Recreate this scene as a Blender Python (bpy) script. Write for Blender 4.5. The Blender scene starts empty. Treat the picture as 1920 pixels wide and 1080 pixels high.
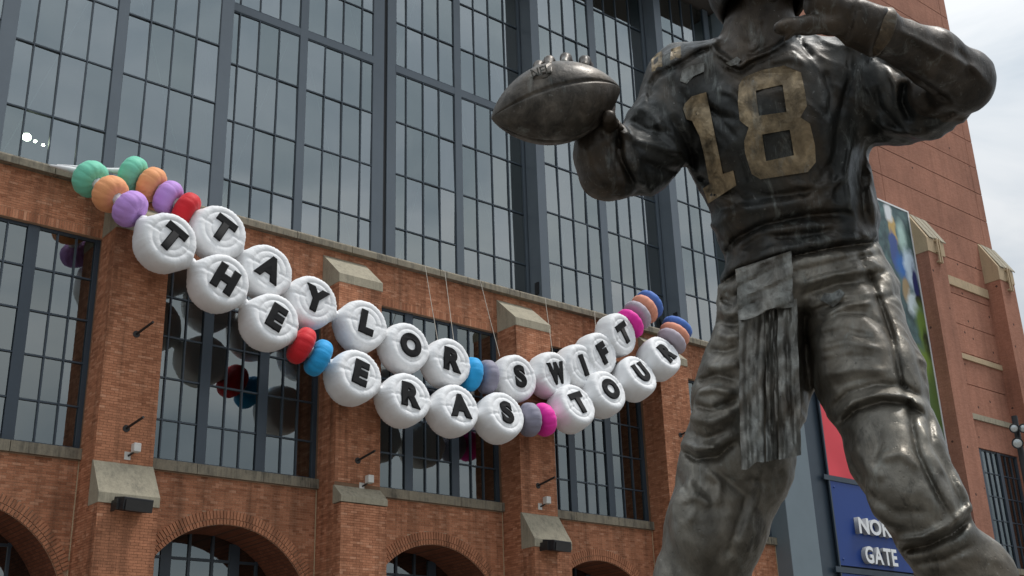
import bpy, bmesh, math, random
import numpy as np
from mathutils import Vector, Matrix
from mathutils.bvhtree import BVHTree
random.seed(7)
scene = bpy.context.scene
C = scene.collection

# ------------------------------------------------------------------ camera, sky, sun, exposure
FWD = Vector((0.60037834, 0.7127635, 0.36264865))
RIGHT = Vector((0.77215024, -0.63468918, -0.03088113))
UP = Vector((-0.20815823, -0.2985596, 0.93141415))
EYE = Vector((0, 0, 1.6))
FPX = 2222.69
cd = bpy.data.cameras.new('camera')
cam = bpy.data.objects.new('camera', cd)
C.objects.link(cam)
cd.sensor_width = 36
cd.lens = FPX / 1920 * 36
cd.clip_start = 0.05
cd.clip_end = 5000
cam.matrix_world = Matrix(((RIGHT.x, UP.x, -FWD.x, EYE.x), (RIGHT.y, UP.y, -FWD.y, EYE.y),
                           (RIGHT.z, UP.z, -FWD.z, EYE.z), (0, 0, 0, 1)))
scene.camera = cam
scene.view_settings.view_transform = 'Standard'
scene.view_settings.look = 'None'
scene.view_settings.exposure = 0.68
scene.view_settings.gamma = 1.0
scene.view_settings.use_curve_mapping = False
scene.render.engine = 'CYCLES'
scene.cycles.max_bounces = 4
scene.cycles.diffuse_bounces = 2
scene.cycles.glossy_bounces = 3
scene.cycles.transparent_max_bounces = 8
scene.cycles.use_denoising = True

SUN_EL, SUN_AZ = math.radians(66), math.radians(115)      # azimuth from +Y, clockwise
w = bpy.data.worlds.new('World')
scene.world = w
w.use_nodes = True
nt = w.node_tree
nt.nodes.clear()
out = nt.nodes.new('ShaderNodeOutputWorld')
bg = nt.nodes.new('ShaderNodeBackground')
sky = nt.nodes.new('ShaderNodeTexSky')
sky.sky_type = 'NISHITA'
sky.sun_disc = False
sky.sun_elevation = SUN_EL
sky.sun_rotation = SUN_AZ
tc = nt.nodes.new('ShaderNodeTexCoord')
mp = nt.nodes.new('ShaderNodeMapping')
mp.inputs['Scale'].default_value = (1.0, 1.0, 2.6)
nz = nt.nodes.new('ShaderNodeTexNoise')
nz.inputs['Scale'].default_value = 2.6
nz.inputs['Detail'].default_value = 6
nz.inputs['Roughness'].default_value = 0.55
nz.inputs['Distortion'].default_value = 0.6
cr = nt.nodes.new('ShaderNodeValToRGB')
cr.color_ramp.elements[0].position = 0.30
cr.color_ramp.elements[0].color = (0.36, 0.43, 0.49, 1)
cr.color_ramp.elements[1].position = 0.64
cr.color_ramp.elements[1].color = (0.82, 0.84, 0.85, 1)
e = cr.color_ramp.elements.new(0.47)
e.color = (0.61, 0.665, 0.71, 1)
# an overcast dome is brighter overhead than at the horizon
sepz = nt.nodes.new('ShaderNodeSeparateXYZ')
nt.links.new(tc.outputs['Generated'], sepz.inputs[0])
dome = nt.nodes.new('ShaderNodeMapRange')
dome.inputs['From Min'].default_value = 0.0; dome.inputs['From Max'].default_value = 1.0
dome.inputs['To Min'].default_value = 3.0; dome.inputs['To Max'].default_value = 12.0
nt.links.new(sepz.outputs[2], dome.inputs['Value'])
sc = nt.nodes.new('ShaderNodeVectorMath')
sc.operation = 'SCALE'
nt.links.new(dome.outputs['Result'], sc.inputs['Scale'])
mx = nt.nodes.new('ShaderNodeMix')
mx.data_type = 'RGBA'
mx.inputs['Factor'].default_value = 0.93              # an overcast sky: a little blue left between the clouds
nt.links.new(tc.outputs['Generated'], mp.inputs['Vector'])
nt.links.new(mp.outputs['Vector'], nz.inputs['Vector'])
nt.links.new(nz.outputs['Fac'], cr.inputs['Fac'])
nt.links.new(cr.outputs['Color'], sc.inputs[0])
nt.links.new(sky.outputs['Color'], mx.inputs['A'])
nt.links.new(sc.outputs['Vector'], mx.inputs['B'])
nt.links.new(mx.outputs['Result'], bg.inputs['Color'])
bg.inputs['Strength'].default_value = 0.10
nt.links.new(bg.outputs['Background'], out.inputs['Surface'])

sl = bpy.data.lights.new('sun', 'SUN')
sl.energy = 1.5
sl.angle = math.radians(14)
sl.color = (1.0, 0.965, 0.92)
so = bpy.data.objects.new('sun', sl)
C.objects.link(so)
sd = Vector((math.sin(SUN_AZ) * math.cos(SUN_EL), math.cos(SUN_AZ) * math.cos(SUN_EL), math.sin(SUN_EL)))
so.rotation_euler = (-sd).to_track_quat('-Z', 'Y').to_euler()
so.location = sd * 120

# ------------------------------------------------------------------ helpers
def ray(px, py):
    return FWD + RIGHT * ((px - 960) / FPX) + UP * ((540 - py) / FPX)

def atY(px, py, Y):                     # the point of the place on the upright plane at depth Y
    r = ray(px, py)
    return EYE + r * (Y / r.y)

def obj(name, mesh, mat=None, parent=None, loc=None, rot=None, scale=None):
    o = bpy.data.objects.new(name, mesh)
    C.objects.link(o)
    if mat is not None and len(mesh.materials) == 0:
        mesh.materials.append(mat)
    if parent is not None:
        o.parent = parent
    if loc is not None:
        o.location = loc
    if rot is not None:
        o.rotation_euler = rot
    if scale is not None:
        o.scale = scale
    return o

def empty(name, loc=(0, 0, 0)):
    o = bpy.data.objects.new(name, None)
    C.objects.link(o)
    o.location = loc
    o.empty_display_size = 0.2
    return o

def tag(o, label=None, cat=None, group=None, kind=None):
    if label: o['label'] = label
    if cat: o['category'] = cat
    if group: o['group'] = group
    if kind: o['kind'] = kind
    return o

class MB:
    """collects shapes and links them as ONE mesh object"""
    def __init__(s):
        s.v = []; s.f = []; s.smooth = []
    def add(s, vs, fs, smooth=False):
        b = len(s.v)
        s.v += [tuple(x) for x in vs]
        s.f += [tuple(i + b for i in f) for f in fs]
        s.smooth += [smooth] * len(fs)
        return s
    def box(s, x0, x1, y0, y1, z0, z1):
        v = [(x0, y0, z0), (x1, y0, z0), (x1, y1, z0), (x0, y1, z0), (x0, y0, z1), (x1, y0, z1), (x1, y1, z1), (x0, y1, z1)]
        return s.add(v, [(0, 3, 2, 1), (4, 5, 6, 7), (0, 1, 5, 4), (1, 2, 6, 5), (2, 3, 7, 6), (3, 0, 4, 7)])
    def tube(s, pts, rad, n=8, cap=True):
        pts = [Vector(p) for p in pts]
        rads = rad if isinstance(rad, (list, tuple)) else [rad] * len(pts)
        rings = []
        up0 = None
        for i, p in enumerate(pts):
            d = (pts[min(i + 1, len(pts) - 1)] - pts[max(i - 1, 0)]).normalized()
            if up0 is None:
                up0 = Vector((0, 0, 1)) if abs(d.z) < 0.9 else Vector((1, 0, 0))
            a = d.cross(up0).normalized()
            b = a.cross(d).normalized()
            up0 = b
            rings.append([p + (a * math.cos(2 * math.pi * k / n) + b * math.sin(2 * math.pi * k / n)) * rads[i] for k in range(n)])
        vs = [v for r in rings for v in r]
        fs = []
        for i in range(len(pts) - 1):
            for k in range(n):
                fs.append((i * n + k, i * n + (k + 1) % n, (i + 1) * n + (k + 1) % n, (i + 1) * n + k))
        s.add(vs, fs, True)
        if cap:
            s.add(rings[0], [tuple(range(n))]); s.add(rings[-1], [tuple(reversed(range(n)))])
        return s
    def lathe(s, prof, n=32, fn=None):
        """profile of (radius, height) about +Z"""
        vs = []; fs = []
        for (r, h) in prof:
            for k in range(n):
                t = 2 * math.pi * k / n
                rr, hh = (r, h) if fn is None else fn(r, h, t)
                vs.append((rr * math.cos(t), rr * math.sin(t), hh))
        for i in range(len(prof) - 1):
            for k in range(n):
                fs.append((i * n + k, i * n + (k + 1) % n, (i + 1) * n + (k + 1) % n, (i + 1) * n + k))
        return s.add(vs, fs, True)
    def prism(s, poly, y0, y1):
        """polygon of (x, z) pushed from y0 to y1"""
        n = len(poly)
        vs = [(x, y0, z) for x, z in poly] + [(x, y1, z) for x, z in poly]
        fs = [tuple(range(n)), tuple(reversed(range(n, 2 * n)))]
        fs += [(i, i + n, (i + 1) % n + n, (i + 1) % n) for i in range(n)]
        return s.add(vs, fs)
    def prism_x(s, poly, x0, x1):
        """polygon of (y, z) pushed from x0 to x1"""
        n = len(poly)
        vs = [(x0, y, z) for y, z in poly] + [(x1, y, z) for y, z in poly]
        fs = [tuple(range(n)), tuple(reversed(range(n, 2 * n)))]
        fs += [(i, i + n, (i + 1) % n + n, (i + 1) % n) for i in range(n)]
        return s.add(vs, fs)
    def mesh(s, name):
        m = bpy.data.meshes.new(name)
        m.from_pydata(s.v, [], s.f)
        bm = bmesh.new(); bm.from_mesh(m)
        bmesh.ops.recalc_face_normals(bm, faces=bm.faces)
        bm.to_mesh(m); bm.free()
        if any(s.smooth):
            m.polygons.foreach_set('use_smooth', s.smooth)
        m.update()
        return m
    def build(s, name, mat, parent=None, bevel=0, **k):
        o = obj(name, s.mesh(name), mat, parent, **k)
        if bevel:
            b = o.modifiers.new('edge', 'BEVEL'); b.width = bevel; b.segments = 2; b.limit_method = 'ANGLE'
        return o

# ------------------------------------------------------------------ materials
def mat_new(name):
    m = bpy.data.materials.new(name)
    m.use_nodes = True
    n = m.node_tree
    p = n.nodes['Principled BSDF']
    return m, n, p

def N(n, t, **kw):
    x = n.nodes.new(t)
    for k, v in kw.items():
        if k in x.inputs: x.inputs[k].default_value = v
        else: setattr(x, k, v)
    return x

def L(n, a, b): n.links.new(a, b)

def math_n(n, op, a, b=None, c=None):
    x = n.nodes.new('ShaderNodeMath'); x.operation = op
    for i, v in enumerate((a, b, c)):
        if v is None: continue
        if isinstance(v, (int, float)): x.inputs[i].default_value = v
        else: n.links.new(v, x.inputs[i])
    return x.outputs[0]

def mixc(n, fac, a, b, blend='MIX'):
    x = n.nodes.new('ShaderNodeMix'); x.data_type = 'RGBA'; x.blend_type = blend
    if isinstance(fac, (int, float)): x.inputs['Factor'].default_value = fac
    else: n.links.new(fac, x.inputs['Factor'])
    for s, v in (('A', a), ('B', b)):
        if isinstance(v, (tuple, list)): x.inputs[s].default_value = (*v[:3], 1)
        else: n.links.new(v, x.inputs[s])
    return x.outputs['Result']

def ramp(n, fac, stops):
    r = n.nodes.new('ShaderNodeValToRGB')
    el = r.color_ramp.elements
    while len(el) > 1: el.remove(el[-1])
    el[0].position = stops[0][0]; el[0].color = (*stops[0][1], 1) if isinstance(stops[0][1], tuple) else (stops[0][1],) * 3 + (1,)
    for p, c in stops[1:]:
        e = el.new(p); e.color = (*c, 1) if isinstance(c, tuple) else (c, c, c, 1)
    n.links.new(fac, r.inputs['Fac'])
    return r.outputs['Color']

def noise(n, vec, scale, detail=3, rough=0.5, dist=0.0):
    x = N(n, 'ShaderNodeTexNoise', Scale=scale, Detail=detail, Roughness=rough, Distortion=dist)
    if vec is not None: n.links.new(vec, x.inputs['Vector'])
    return x.outputs['Fac']

def bump(n, p, h, strength, dist, prev=None):
    b = N(n, 'ShaderNodeBump', Strength=strength, Distance=dist)
    n.links.new(h, b.inputs['Height'])
    if prev is not None: n.links.new(prev, b.inputs['Normal'])
    n.links.new(b.outputs['Normal'], p.inputs['Normal'])
    return b.outputs['Normal']

def scaled(n, vec, s):
    m = N(n, 'ShaderNodeMapping'); m.inputs['Scale'].default_value = s
    n.links.new(vec, m.inputs['Vector'])
    return m.outputs['Vector']

def pos(n): return n.nodes.new('ShaderNodeNewGeometry')

def m_plain(name, col, rough=0.5, metal=0.0, var=0.12, nscale=3.0, bumpd=0.0, spec=0.5):
    m, n, p = mat_new(name)
    g = pos(n)
    f = noise(n, g.outputs['Position'], nscale, 4, 0.6)
    c = mixc(n, f, tuple(x * (1 - var * 1.6) for x in col), tuple(min(1, x * (1 + var * 1.6)) for x in col))
    L(n, c, p.inputs['Base Color'])
    p.inputs['Roughness'].default_value = rough
    p.inputs['Metallic'].default_value = metal
    p.inputs['Specular IOR Level'].default_value = spec
    if bumpd:
        bump(n, p, noise(n, g.outputs['Position'], nscale * 9, 4, 0.6), 0.5, bumpd)
    return m

def stain_fac(n, g):
    v = scaled(n, g.outputs['Position'], (1.6, 1.6, 0.10))
    return noise(n, v, 1.0, 5, 0.65)

def m_brickpiece(name, cols):
    """laid bricks: every brick its own fired colour"""
    m, n, p = mat_new(name)
    g = pos(n)
    r = ramp(n, g.outputs['Random Per Island'], cols)
    oi = n.nodes.new('ShaderNodeObjectInfo')
    r2 = ramp(n, oi.outputs['Random'], [(0, 0.86), (1, 1.12)])
    c = mixc(n, 1.0, r, r2, 'MULTIPLY')
    f = noise(n, g.outputs['Position'], 24, 5, 0.7)
    c = mixc(n, 1.0, c, ramp(n, f, [(0.25, 0.72), (0.75, 1.2)]), 'MULTIPLY')
    big = noise(n, g.outputs['Position'], 0.32, 4, 0.6)
    c = mixc(n, 1.0, c, ramp(n, big, [(0.3, 0.80), (0.7, 1.12)]), 'MULTIPLY')
    s = stain_fac(n, g)
    c = mixc(n, 1.0, c, ramp(n, s, [(0.34, 0.58), (0.54, 1.04)]), 'MULTIPLY')
    L(n, c, p.inputs['Base Color'])
    p.inputs['Roughness'].default_value = 0.85
    p.inputs['Specular IOR Level'].default_value = 0.25
    bump(n, p, noise(n, g.outputs['Position'], 60, 3, 0.6), 0.5, 0.006)
    return m

def m_bricktex(name, c1, c2, mortar, bw=0.333, rh=0.111, msize=0.010, blotch=0.2, weep=False):
    m, n, p = mat_new(name)
    g = pos(n)
    sx = N(n, 'ShaderNodeSeparateXYZ'); L(n, g.outputs['Position'], sx.inputs[0])
    sn = N(n, 'ShaderNodeSeparateXYZ'); L(n, g.outputs['True Normal'], sn.inputs[0])
    side = math_n(n, 'GREATER_THAN', math_n(n, 'ABSOLUTE', sn.outputs[0]), 0.5)
    u = math_n(n, 'ADD', math_n(n, 'MULTIPLY', sx.outputs[1], side),
               math_n(n, 'MULTIPLY', sx.outputs[0], math_n(n, 'SUBTRACT', 1.0, side)))
    cv = N(n, 'ShaderNodeCombineXYZ'); L(n, u, cv.inputs[0]); L(n, sx.outputs[2], cv.inputs[1])
    b = N(n, 'ShaderNodeTexBrick')
    b.inputs['Color1'].default_value = (*c1, 1); b.inputs['Color2'].default_value = (*c2, 1); b.inputs['Mortar'].default_value = (*mortar, 1)
    b.inputs['Scale'].default_value = 1.0; b.inputs['Mortar Size'].default_value = msize; b.inputs['Mortar Smooth'].default_value = 0.2
    b.inputs['Brick Width'].default_value = bw; b.inputs['Row Height'].default_value = rh; b.inputs['Bias'].default_value = 0.0
    L(n, cv.outputs[0], b.inputs['Vector'])
    f = noise(n, g.outputs['Position'], 9, 5, 0.7)
    c = mixc(n, 1.0, b.outputs['Color'], ramp(n, f, [(0.25, 0.78), (0.75, 1.2)]), 'MULTIPLY')
    big = noise(n, g.outputs['Position'], 0.22, 4, 0.6)
    c = mixc(n, 1.0, c, ramp(n, big, [(0.3, 1 - blotch), (0.7, 1 + blotch * 0.6)]), 'MULTIPLY')
    c = mixc(n, 1.0, c, ramp(n, stain_fac(n, g), [(0.3, 0.8), (0.55, 1.02)]), 'MULTIPLY')
    if weep:            # scattered weep holes and chips
        vo = N(n, 'ShaderNodeTexVoronoi', Scale=0.75); L(n, g.outputs['Position'], vo.inputs['Vector'])
        c = mixc(n, math_n(n, 'LESS_THAN', vo.outputs['Distance'], 0.085), c, (0.10, 0.05, 0.04))
    L(n, c, p.inputs['Base Color'])
    p.inputs['Roughness'].default_value = 0.88
    p.inputs['Specular IOR Level'].default_value = 0.25
    inv = math_n(n, 'SUBTRACT', 1.0, b.outputs['Fac'])
    bump(n, p, inv, 0.7, 0.015)
    return m

def m_concrete(name, col, dark, streak=1.0):
    m, n, p = mat_new(name)
    g = pos(n)
    s = noise(n, scaled(n, g.outputs['Position'], (5.5, 5.5, 0.5)), 1.0, 6, 0.7)
    f = noise(n, g.outputs['Position'], 1.3, 5, 0.65)
    k = math_n(n, 'MULTIPLY', ramp_v(n, s, 0.40, 0.66), ramp_v(n, f, 0.35, 0.7))
    k = math_n(n, 'MULTIPLY', k, streak)
    c = mixc(n, k, col, dark)
    c = mixc(n, 1.0, c, ramp(n, noise(n, g.outputs['Position'], 14, 5, 0.7), [(0.25, 0.8), (0.75, 1.15)]), 'MULTIPLY')
    L(n, c, p.inputs['Base Color'])
    p.inputs['Roughness'].default_value = 0.85
    bump(n, p, noise(n, g.outputs['Position'], 30, 4, 0.7), 0.4, 0.01)
    return m

def ramp_v(n, v, a, b):
    x = n.nodes.new('ShaderNodeMapRange')
    x.inputs['From Min'].default_value = a; x.inputs['From Max'].default_value = b
    n.links.new(v, x.inputs['Value'])
    return x.outputs['Result']

def m_glass(name, tint, ior, gcol, wob=0.004):
    """coated window glass: mirrors the sky, lets a little of the inside through"""
    m, n, p = mat_new(name)
    n.nodes.remove(p)
    o = n.nodes['Material Output']
    g = pos(n)
    oi = n.nodes.new('ShaderNodeObjectInfo')
    gl = N(n, 'ShaderNodeBsdfGlossy', Roughness=0.025)
    tr = N(n, 'ShaderNodeBsdfTransparent')
    tr.inputs['Color'].default_value = (*tint, 1)
    gcolr = mixc(n, oi.outputs['Random'], tuple(x * 0.84 for x in gcol), tuple(min(1, x * 1.08) for x in gcol))
    L(n, gcolr, gl.inputs['Color'])
    b = N(n, 'ShaderNodeBump', Strength=1.0, Distance=wob)
    L(n, noise(n, scaled(n, g.outputs['Position'], (1, 1, 0.5)), 0.7, 2, 0.4), b.inputs['Height'])
    L(n, b.outputs['Normal'], gl.inputs['Normal'])
    fr = N(n, 'ShaderNodeFresnel', IOR=ior)
    front = math_n(n, 'MULTIPLY', fr.outputs[0], math_n(n, 'SUBTRACT', 1.0, g.outputs['Backfacing']))
    mxs = n.nodes.new('ShaderNodeMixShader')
    L(n, front, mxs.inputs[0]); L(n, tr.outputs[0], mxs.inputs[1]); L(n, gl.outputs[0], mxs.inputs[2])
    L(n, mxs.outputs[0], o.inputs['Surface'])
    return m

def m_emit(name, col, s):
    m, n, p = mat_new(name)
    p.inputs['Base Color'].default_value = (*col, 1)
    p.inputs['Emission Color'].default_value = (*col, 1)
    p.inputs['Emission Strength'].default_value = s
    return m

M = {}
BR = [(0.0, (0.33, 0.132, 0.069)), (0.2, (0.415, 0.172, 0.092)), (0.5, (0.465, 0.198, 0.107)), (0.85, (0.52, 0.23, 0.128)), (1.0, (0.58, 0.29, 0.175))]
M['brick'] = m_brickpiece('red brick', BR)
M['mortar'] = m_plain('brick mortar', (0.20, 0.12, 0.075), 0.95, 0, 0.2, 5, 0.004, 0.2)
M['mortar_pale'] = m_plain('pale brick mortar', (0.46, 0.30, 0.20), 0.95, 0, 0.2, 5, 0.004, 0.2)
M['towerbrick'] = m_bricktex('tower brick panel', (0.43, 0.20, 0.135), (0.37, 0.165, 0.108), (0.35, 0.18, 0.13), msize=0.008, blotch=0.22, weep=True)
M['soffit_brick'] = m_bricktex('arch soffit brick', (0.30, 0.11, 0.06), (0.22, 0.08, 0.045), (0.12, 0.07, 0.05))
M['concrete'] = m_concrete('cast stone', (0.36, 0.32, 0.235), (0.075, 0.07, 0.055), 0.75)
M['ledge'] = m_concrete('weathered ledge stone', (0.26, 0.225, 0.165), (0.045, 0.042, 0.035), 1.2)
M['tan'] = m_concrete('tan cast stone', (0.50, 0.38, 0.24), (0.30, 0.23, 0.15), 0.6)
M['frame'] = m_plain('slate window metal', (0.038, 0.055, 0.075), 0.38, 0.0, 0.10, 1.2)
M['frame_light'] = m_plain('grey blue window column', (0.112, 0.138, 0.165), 0.36, 0.0, 0.08, 0.8)
M['column_metal'] = m_plain('grey metal cladding', (0.15, 0.19, 0.215), 0.4, 0.0, 0.08, 0.7)
M['seal'] = m_plain('black rubber seal', (0.012, 0.013, 0.015), 0.7)
M['glass'] = m_glass('tall window glass', (0.46, 0.53, 0.52), 4.1, (0.89, 0.965, 0.945))
M['glass_low'] = m_glass('lower window glass', (0.34, 0.40, 0.41), 3.0, (0.86, 0.95, 0.94))
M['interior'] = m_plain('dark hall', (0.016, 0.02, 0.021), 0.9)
M['brace'] = m_plain('pale brace steel', (0.55, 0.6, 0.6), 0.5)
M['roof'] = m_plain('brown roof metal', (0.085, 0.075, 0.068), 0.6, 0, 0.1, 0.5)
M['black'] = m_plain('black housing', (0.012, 0.012, 0.014), 0.55, 0, 0.2, 8)
M['rod'] = m_plain('dark bracket metal', (0.035, 0.033, 0.032), 0.5, 0.4)
M['white_box'] = m_plain('off white device plastic', (0.62, 0.60, 0.56), 0.5)
# ------------------------------------------------------------------ ground
g_ = MB(); g_.add([(-600, -600, 0), (600, -600, 0), (600, 600, 0), (-600, 600, 0)], [(0, 1, 2, 3)])
M['paving'] = m_plain('plaza concrete', (0.17, 0.16, 0.145), 0.9, 0, 0.15, 0.7, 0.004)
tag(g_.build('ground', M['paving']), kind='structure')

# ------------------------------------------------------------------ the stadium
stadium = empty('stadium', (36, 46.9, 0))
tag(stadium, 'red brick stadium front with huge dark glass window wall and arched base', 'stadium')
OFF = Vector((36, 46.9, 0))
def part(mb, name, mat, parent=None, bevel=0):
    """a piece of the building given in world metres"""
    par = stadium if parent is None else parent
    o = mb.build(name, mat, par, bevel)
    wl = Vector((0, 0, 0)); q = par
    while q is not None:
        wl += q.location; q = q.parent
    o.location = -wl
    return o
cube = MB().box(-0.5, 0.5, -0.5, 0.5, -0.5, 0.5).mesh('block')
def piece(name, mesh, parent, c, s, rot=None, wl=None):
    o = bpy.data.objects.new(name, mesh); C.objects.link(o)
    o.parent = parent
    o.location = Vector(c) - wl
    o.scale = s
    if rot: o.rotation_euler = rot
    return o
def wloc(o):
    v = Vector((0, 0, 0))
    while o is not None:
        v += o.location; o = o.parent
    return v
def mesh_with(mesh, mat):
    m = mesh.copy(); m.materials.clear(); m.materials.append(mat); return m

WY = 46.9                       # face of the brick wall
PF, PF2 = 45.37, 44.5           # pier faces, upper and lower
PITCH, XR0, PW = 10.9, 16.58, 2.4
BW, BH = 0.333, 0.111           # brick module
random.seed(3)

def bricks(mb, axis, fixed, u0, u1, z0, z1, out=0.012, thick=0.05, sgn=-1, keep=None, single=None):
    """running bond; axis 'x' = face looking along Y at Y=fixed, 'y' = face looking along X at X=fixed"""
    r0 = int(math.floor(z0 / BH)); r1 = int(math.ceil(z1 / BH))
    for r in range(r0, r1):
        za, zb = max(z0, r * BH + 0.006), min(z1, r * BH + BH - 0.006)
        if zb - za < 0.03: continue
        sh = (r % 2) * 0.5 * BW
        k0 = int(math.floor((u0 - sh) / BW)); k1 = int(math.ceil((u1 - sh) / BW))
        for k in range(k0, k1):
            ua, ub = max(u0, k * BW + sh + 0.006), min(u1, k * BW + sh + BW - 0.006)
            if ub - ua < 0.04: continue
            if keep and not keep((ua + ub) / 2, (za + zb) / 2, ua, ub, za, zb): continue
            o_ = out + random.uniform(-0.004, 0.005)
            if single is not None and ub - ua > BW * 0.9 and zb - za > 0.09 and single(ua, ub, za, zb, o_): continue
            a, b = (fixed + sgn * o_, fixed - sgn * thick)
            if axis == 'x':
                v = [(ua, a, za), (ub, a, za), (ub, a, zb), (ua, a, zb), (ua, b, za), (ub, b, za), (ub, b, zb), (ua, b, zb)]
            else:
                v = [(a, ua, za), (a, ub, za), (a, ub, zb), (a, ua, zb), (b, ua, za), (b, ub, za), (b, ub, zb), (b, ua, zb)]
            mb.add(v, [(0, 1, 2, 3), (0, 4, 5, 1), (1, 5, 6, 2), (2, 6, 7, 3), (3, 7, 4, 0)])

def raw(mb, name, mat, parent):
    """quick link without normal clean-up, for big joined brickwork"""
    m = bpy.data.meshes.new(name); m.from_pydata(mb.v, [], mb.f); m.update()
    m.materials.append(mat)
    o = bpy.data.objects.new(name, m); C.objects.link(o); o.parent = parent; o.location = -wloc(parent)
    o['kind'] = 'stuff'
    return o

# --- piers
brick_mesh = mesh_with(MB().box(-0.1605, 0.1605, -0.035, 0.035, -0.0495, 0.0495).mesh('brick'), M['brick'])
def pier(k, tower=False):
    x0 = XR0 + PITCH * k; x1 = x0 + PW
    mb = MB()
    if not tower:
        mb.box(x0, x1, PF, WY + 0.5, 0, 22.8)
        low = PF2 if k != 1 else 44.78
        mb.box(x0 - 0.003, x1 + 0.003, low, PF + 0.1, 0, 11.0)
        p = part(mb, 'pier', M['mortar'])
        # upper cap: a wedge of cast stone leaning back to the wall
        c = MB().prism_x([(WY + 0.1, 24.52), (WY, 24.52), (PF - 0.05, 23.06), (PF - 0.05, 22.62), (WY + 0.1, 22.62)], x0 - 0.03, x1 + 0.05)
        part(c, 'pier_cap', M['concrete'], p, 0.015)
        zt = 12.66
        c = MB().prism_x([(PF + 0.1, zt), (PF, zt), (low - 0.06, 11.24), (low - 0.06, 10.84), (PF + 0.1, 10.84)] if k != 1 else
                         [(PF + 0.1, 12.86), (PF, 12.86), (low - 0.04, 12.30), (low - 0.04, 12.02), (PF + 0.1, 12.02)], x0 - 0.03, x1 + 0.04)
        part(c, 'pier_cap', M['concrete'], p, 0.015)
        lowtop = 10.84 if k != 1 else 12.02
        f = MB()
        cnt = [0]
        pw = wloc(p)
        def single(ua, ub, za, zb, o_, face=None):
            if k == 0 and cnt[0] < 300 and za > 7.6:
                cnt[0] += 1
                piece('brick', brick_mesh, p, ((ua + ub) / 2, low - o_ + 0.035, (za + zb) / 2), (1, 1, 1), None, pw)
                return True
            if k == 0 and cnt[0] < 300: return False
            return False
        def single_up(ua, ub, za, zb, o_):
            if k == 0 and cnt[0] < 300 and zt < za < 16:
                cnt[0] += 1
                piece('brick', brick_mesh, p, ((ua + ub) / 2, PF - o_ + 0.035, (za + zb) / 2), (1, 1, 1), None, pw)
                return True
            return False
        bricks(f, 'x', low, x0, x1, 0, lowtop, single=single)
        bricks(f, 'x', PF, x0, x1, lowtop + 1.0, 22.62, single=single_up)
        bricks(f, 'y', x0, PF + 0.004, WY, 0, 22.62, sgn=-1)
        bricks(f, 'y', x1, PF + 0.004, WY, 0, 22.62, sgn=1)
        bricks(f, 'y', x0 - 0.003, low + 0.004, PF, 0, lowtop, sgn=-1)
        bricks(f, 'y', x1 + 0.003, low + 0.004, PF, 0, lowtop, sgn=1)
        raw(f, 'brick_facing', M['brick'], p)
    else:
        fy = 45.55
        mb.box(x0, x1, fy, WY + 0.5, 0, 38.1)
        p = part(mb, 'buttress', M['towerbrick'])
        c = MB().prism_x([(WY + 0.1, 41.55), (WY, 41.55), (fy - 0.05, 38.95), (fy - 0.05, 37.75), (WY + 0.1, 37.75)], x0 - 0.04, x1 + 0.06)
        part(c, 'pier_cap', M['tan'], p, 0.02)
        s = MB()
        slope = (41.55 - 38.95) / (WY - fy + 0.05)
        for i in range(3):
            xx = x0 + 0.35 + i * 0.85
            pts = [(WY - 0.08, 41.50), (fy - 0.07, 39.03)]
            s.add([(xx, WY - 0.03, 41.53), (xx + 0.72, WY - 0.03, 41.53), (xx + 0.72, fy - 0.10, 38.96), (xx, fy - 0.10, 38.96),
                   (xx, WY - 0.03, 41.58), (xx + 0.72, WY - 0.03, 41.58), (xx + 0.72, fy - 0.13, 39.03), (xx, fy - 0.13, 39.03)],
                  [(0, 1, 2, 3), (4, 7, 6, 5), (0, 4, 5, 1), (1, 5, 6, 2), (2, 6, 7, 3), (3, 7, 4, 0)])
        part(s, 'cap_sheet', M['concrete'], p)
        d = MB()
        for xx in (x0 + 1.05, x0 + 1.4):
            d.box(xx, xx + 0.13, fy - 0.30, fy - 0.2, 36.9, 39.0)
        for zz in (36.95, 37.8, 38.75):
            d.box(x0 + 1.0, x0 + 1.58, fy - 0.22, fy + 0.05, zz, zz + 0.12)
        part(d, 'drain_bracket', M['tan'], p)
    return p
for k in (-1, 0, 1, 2, 3): pier(k)

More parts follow.
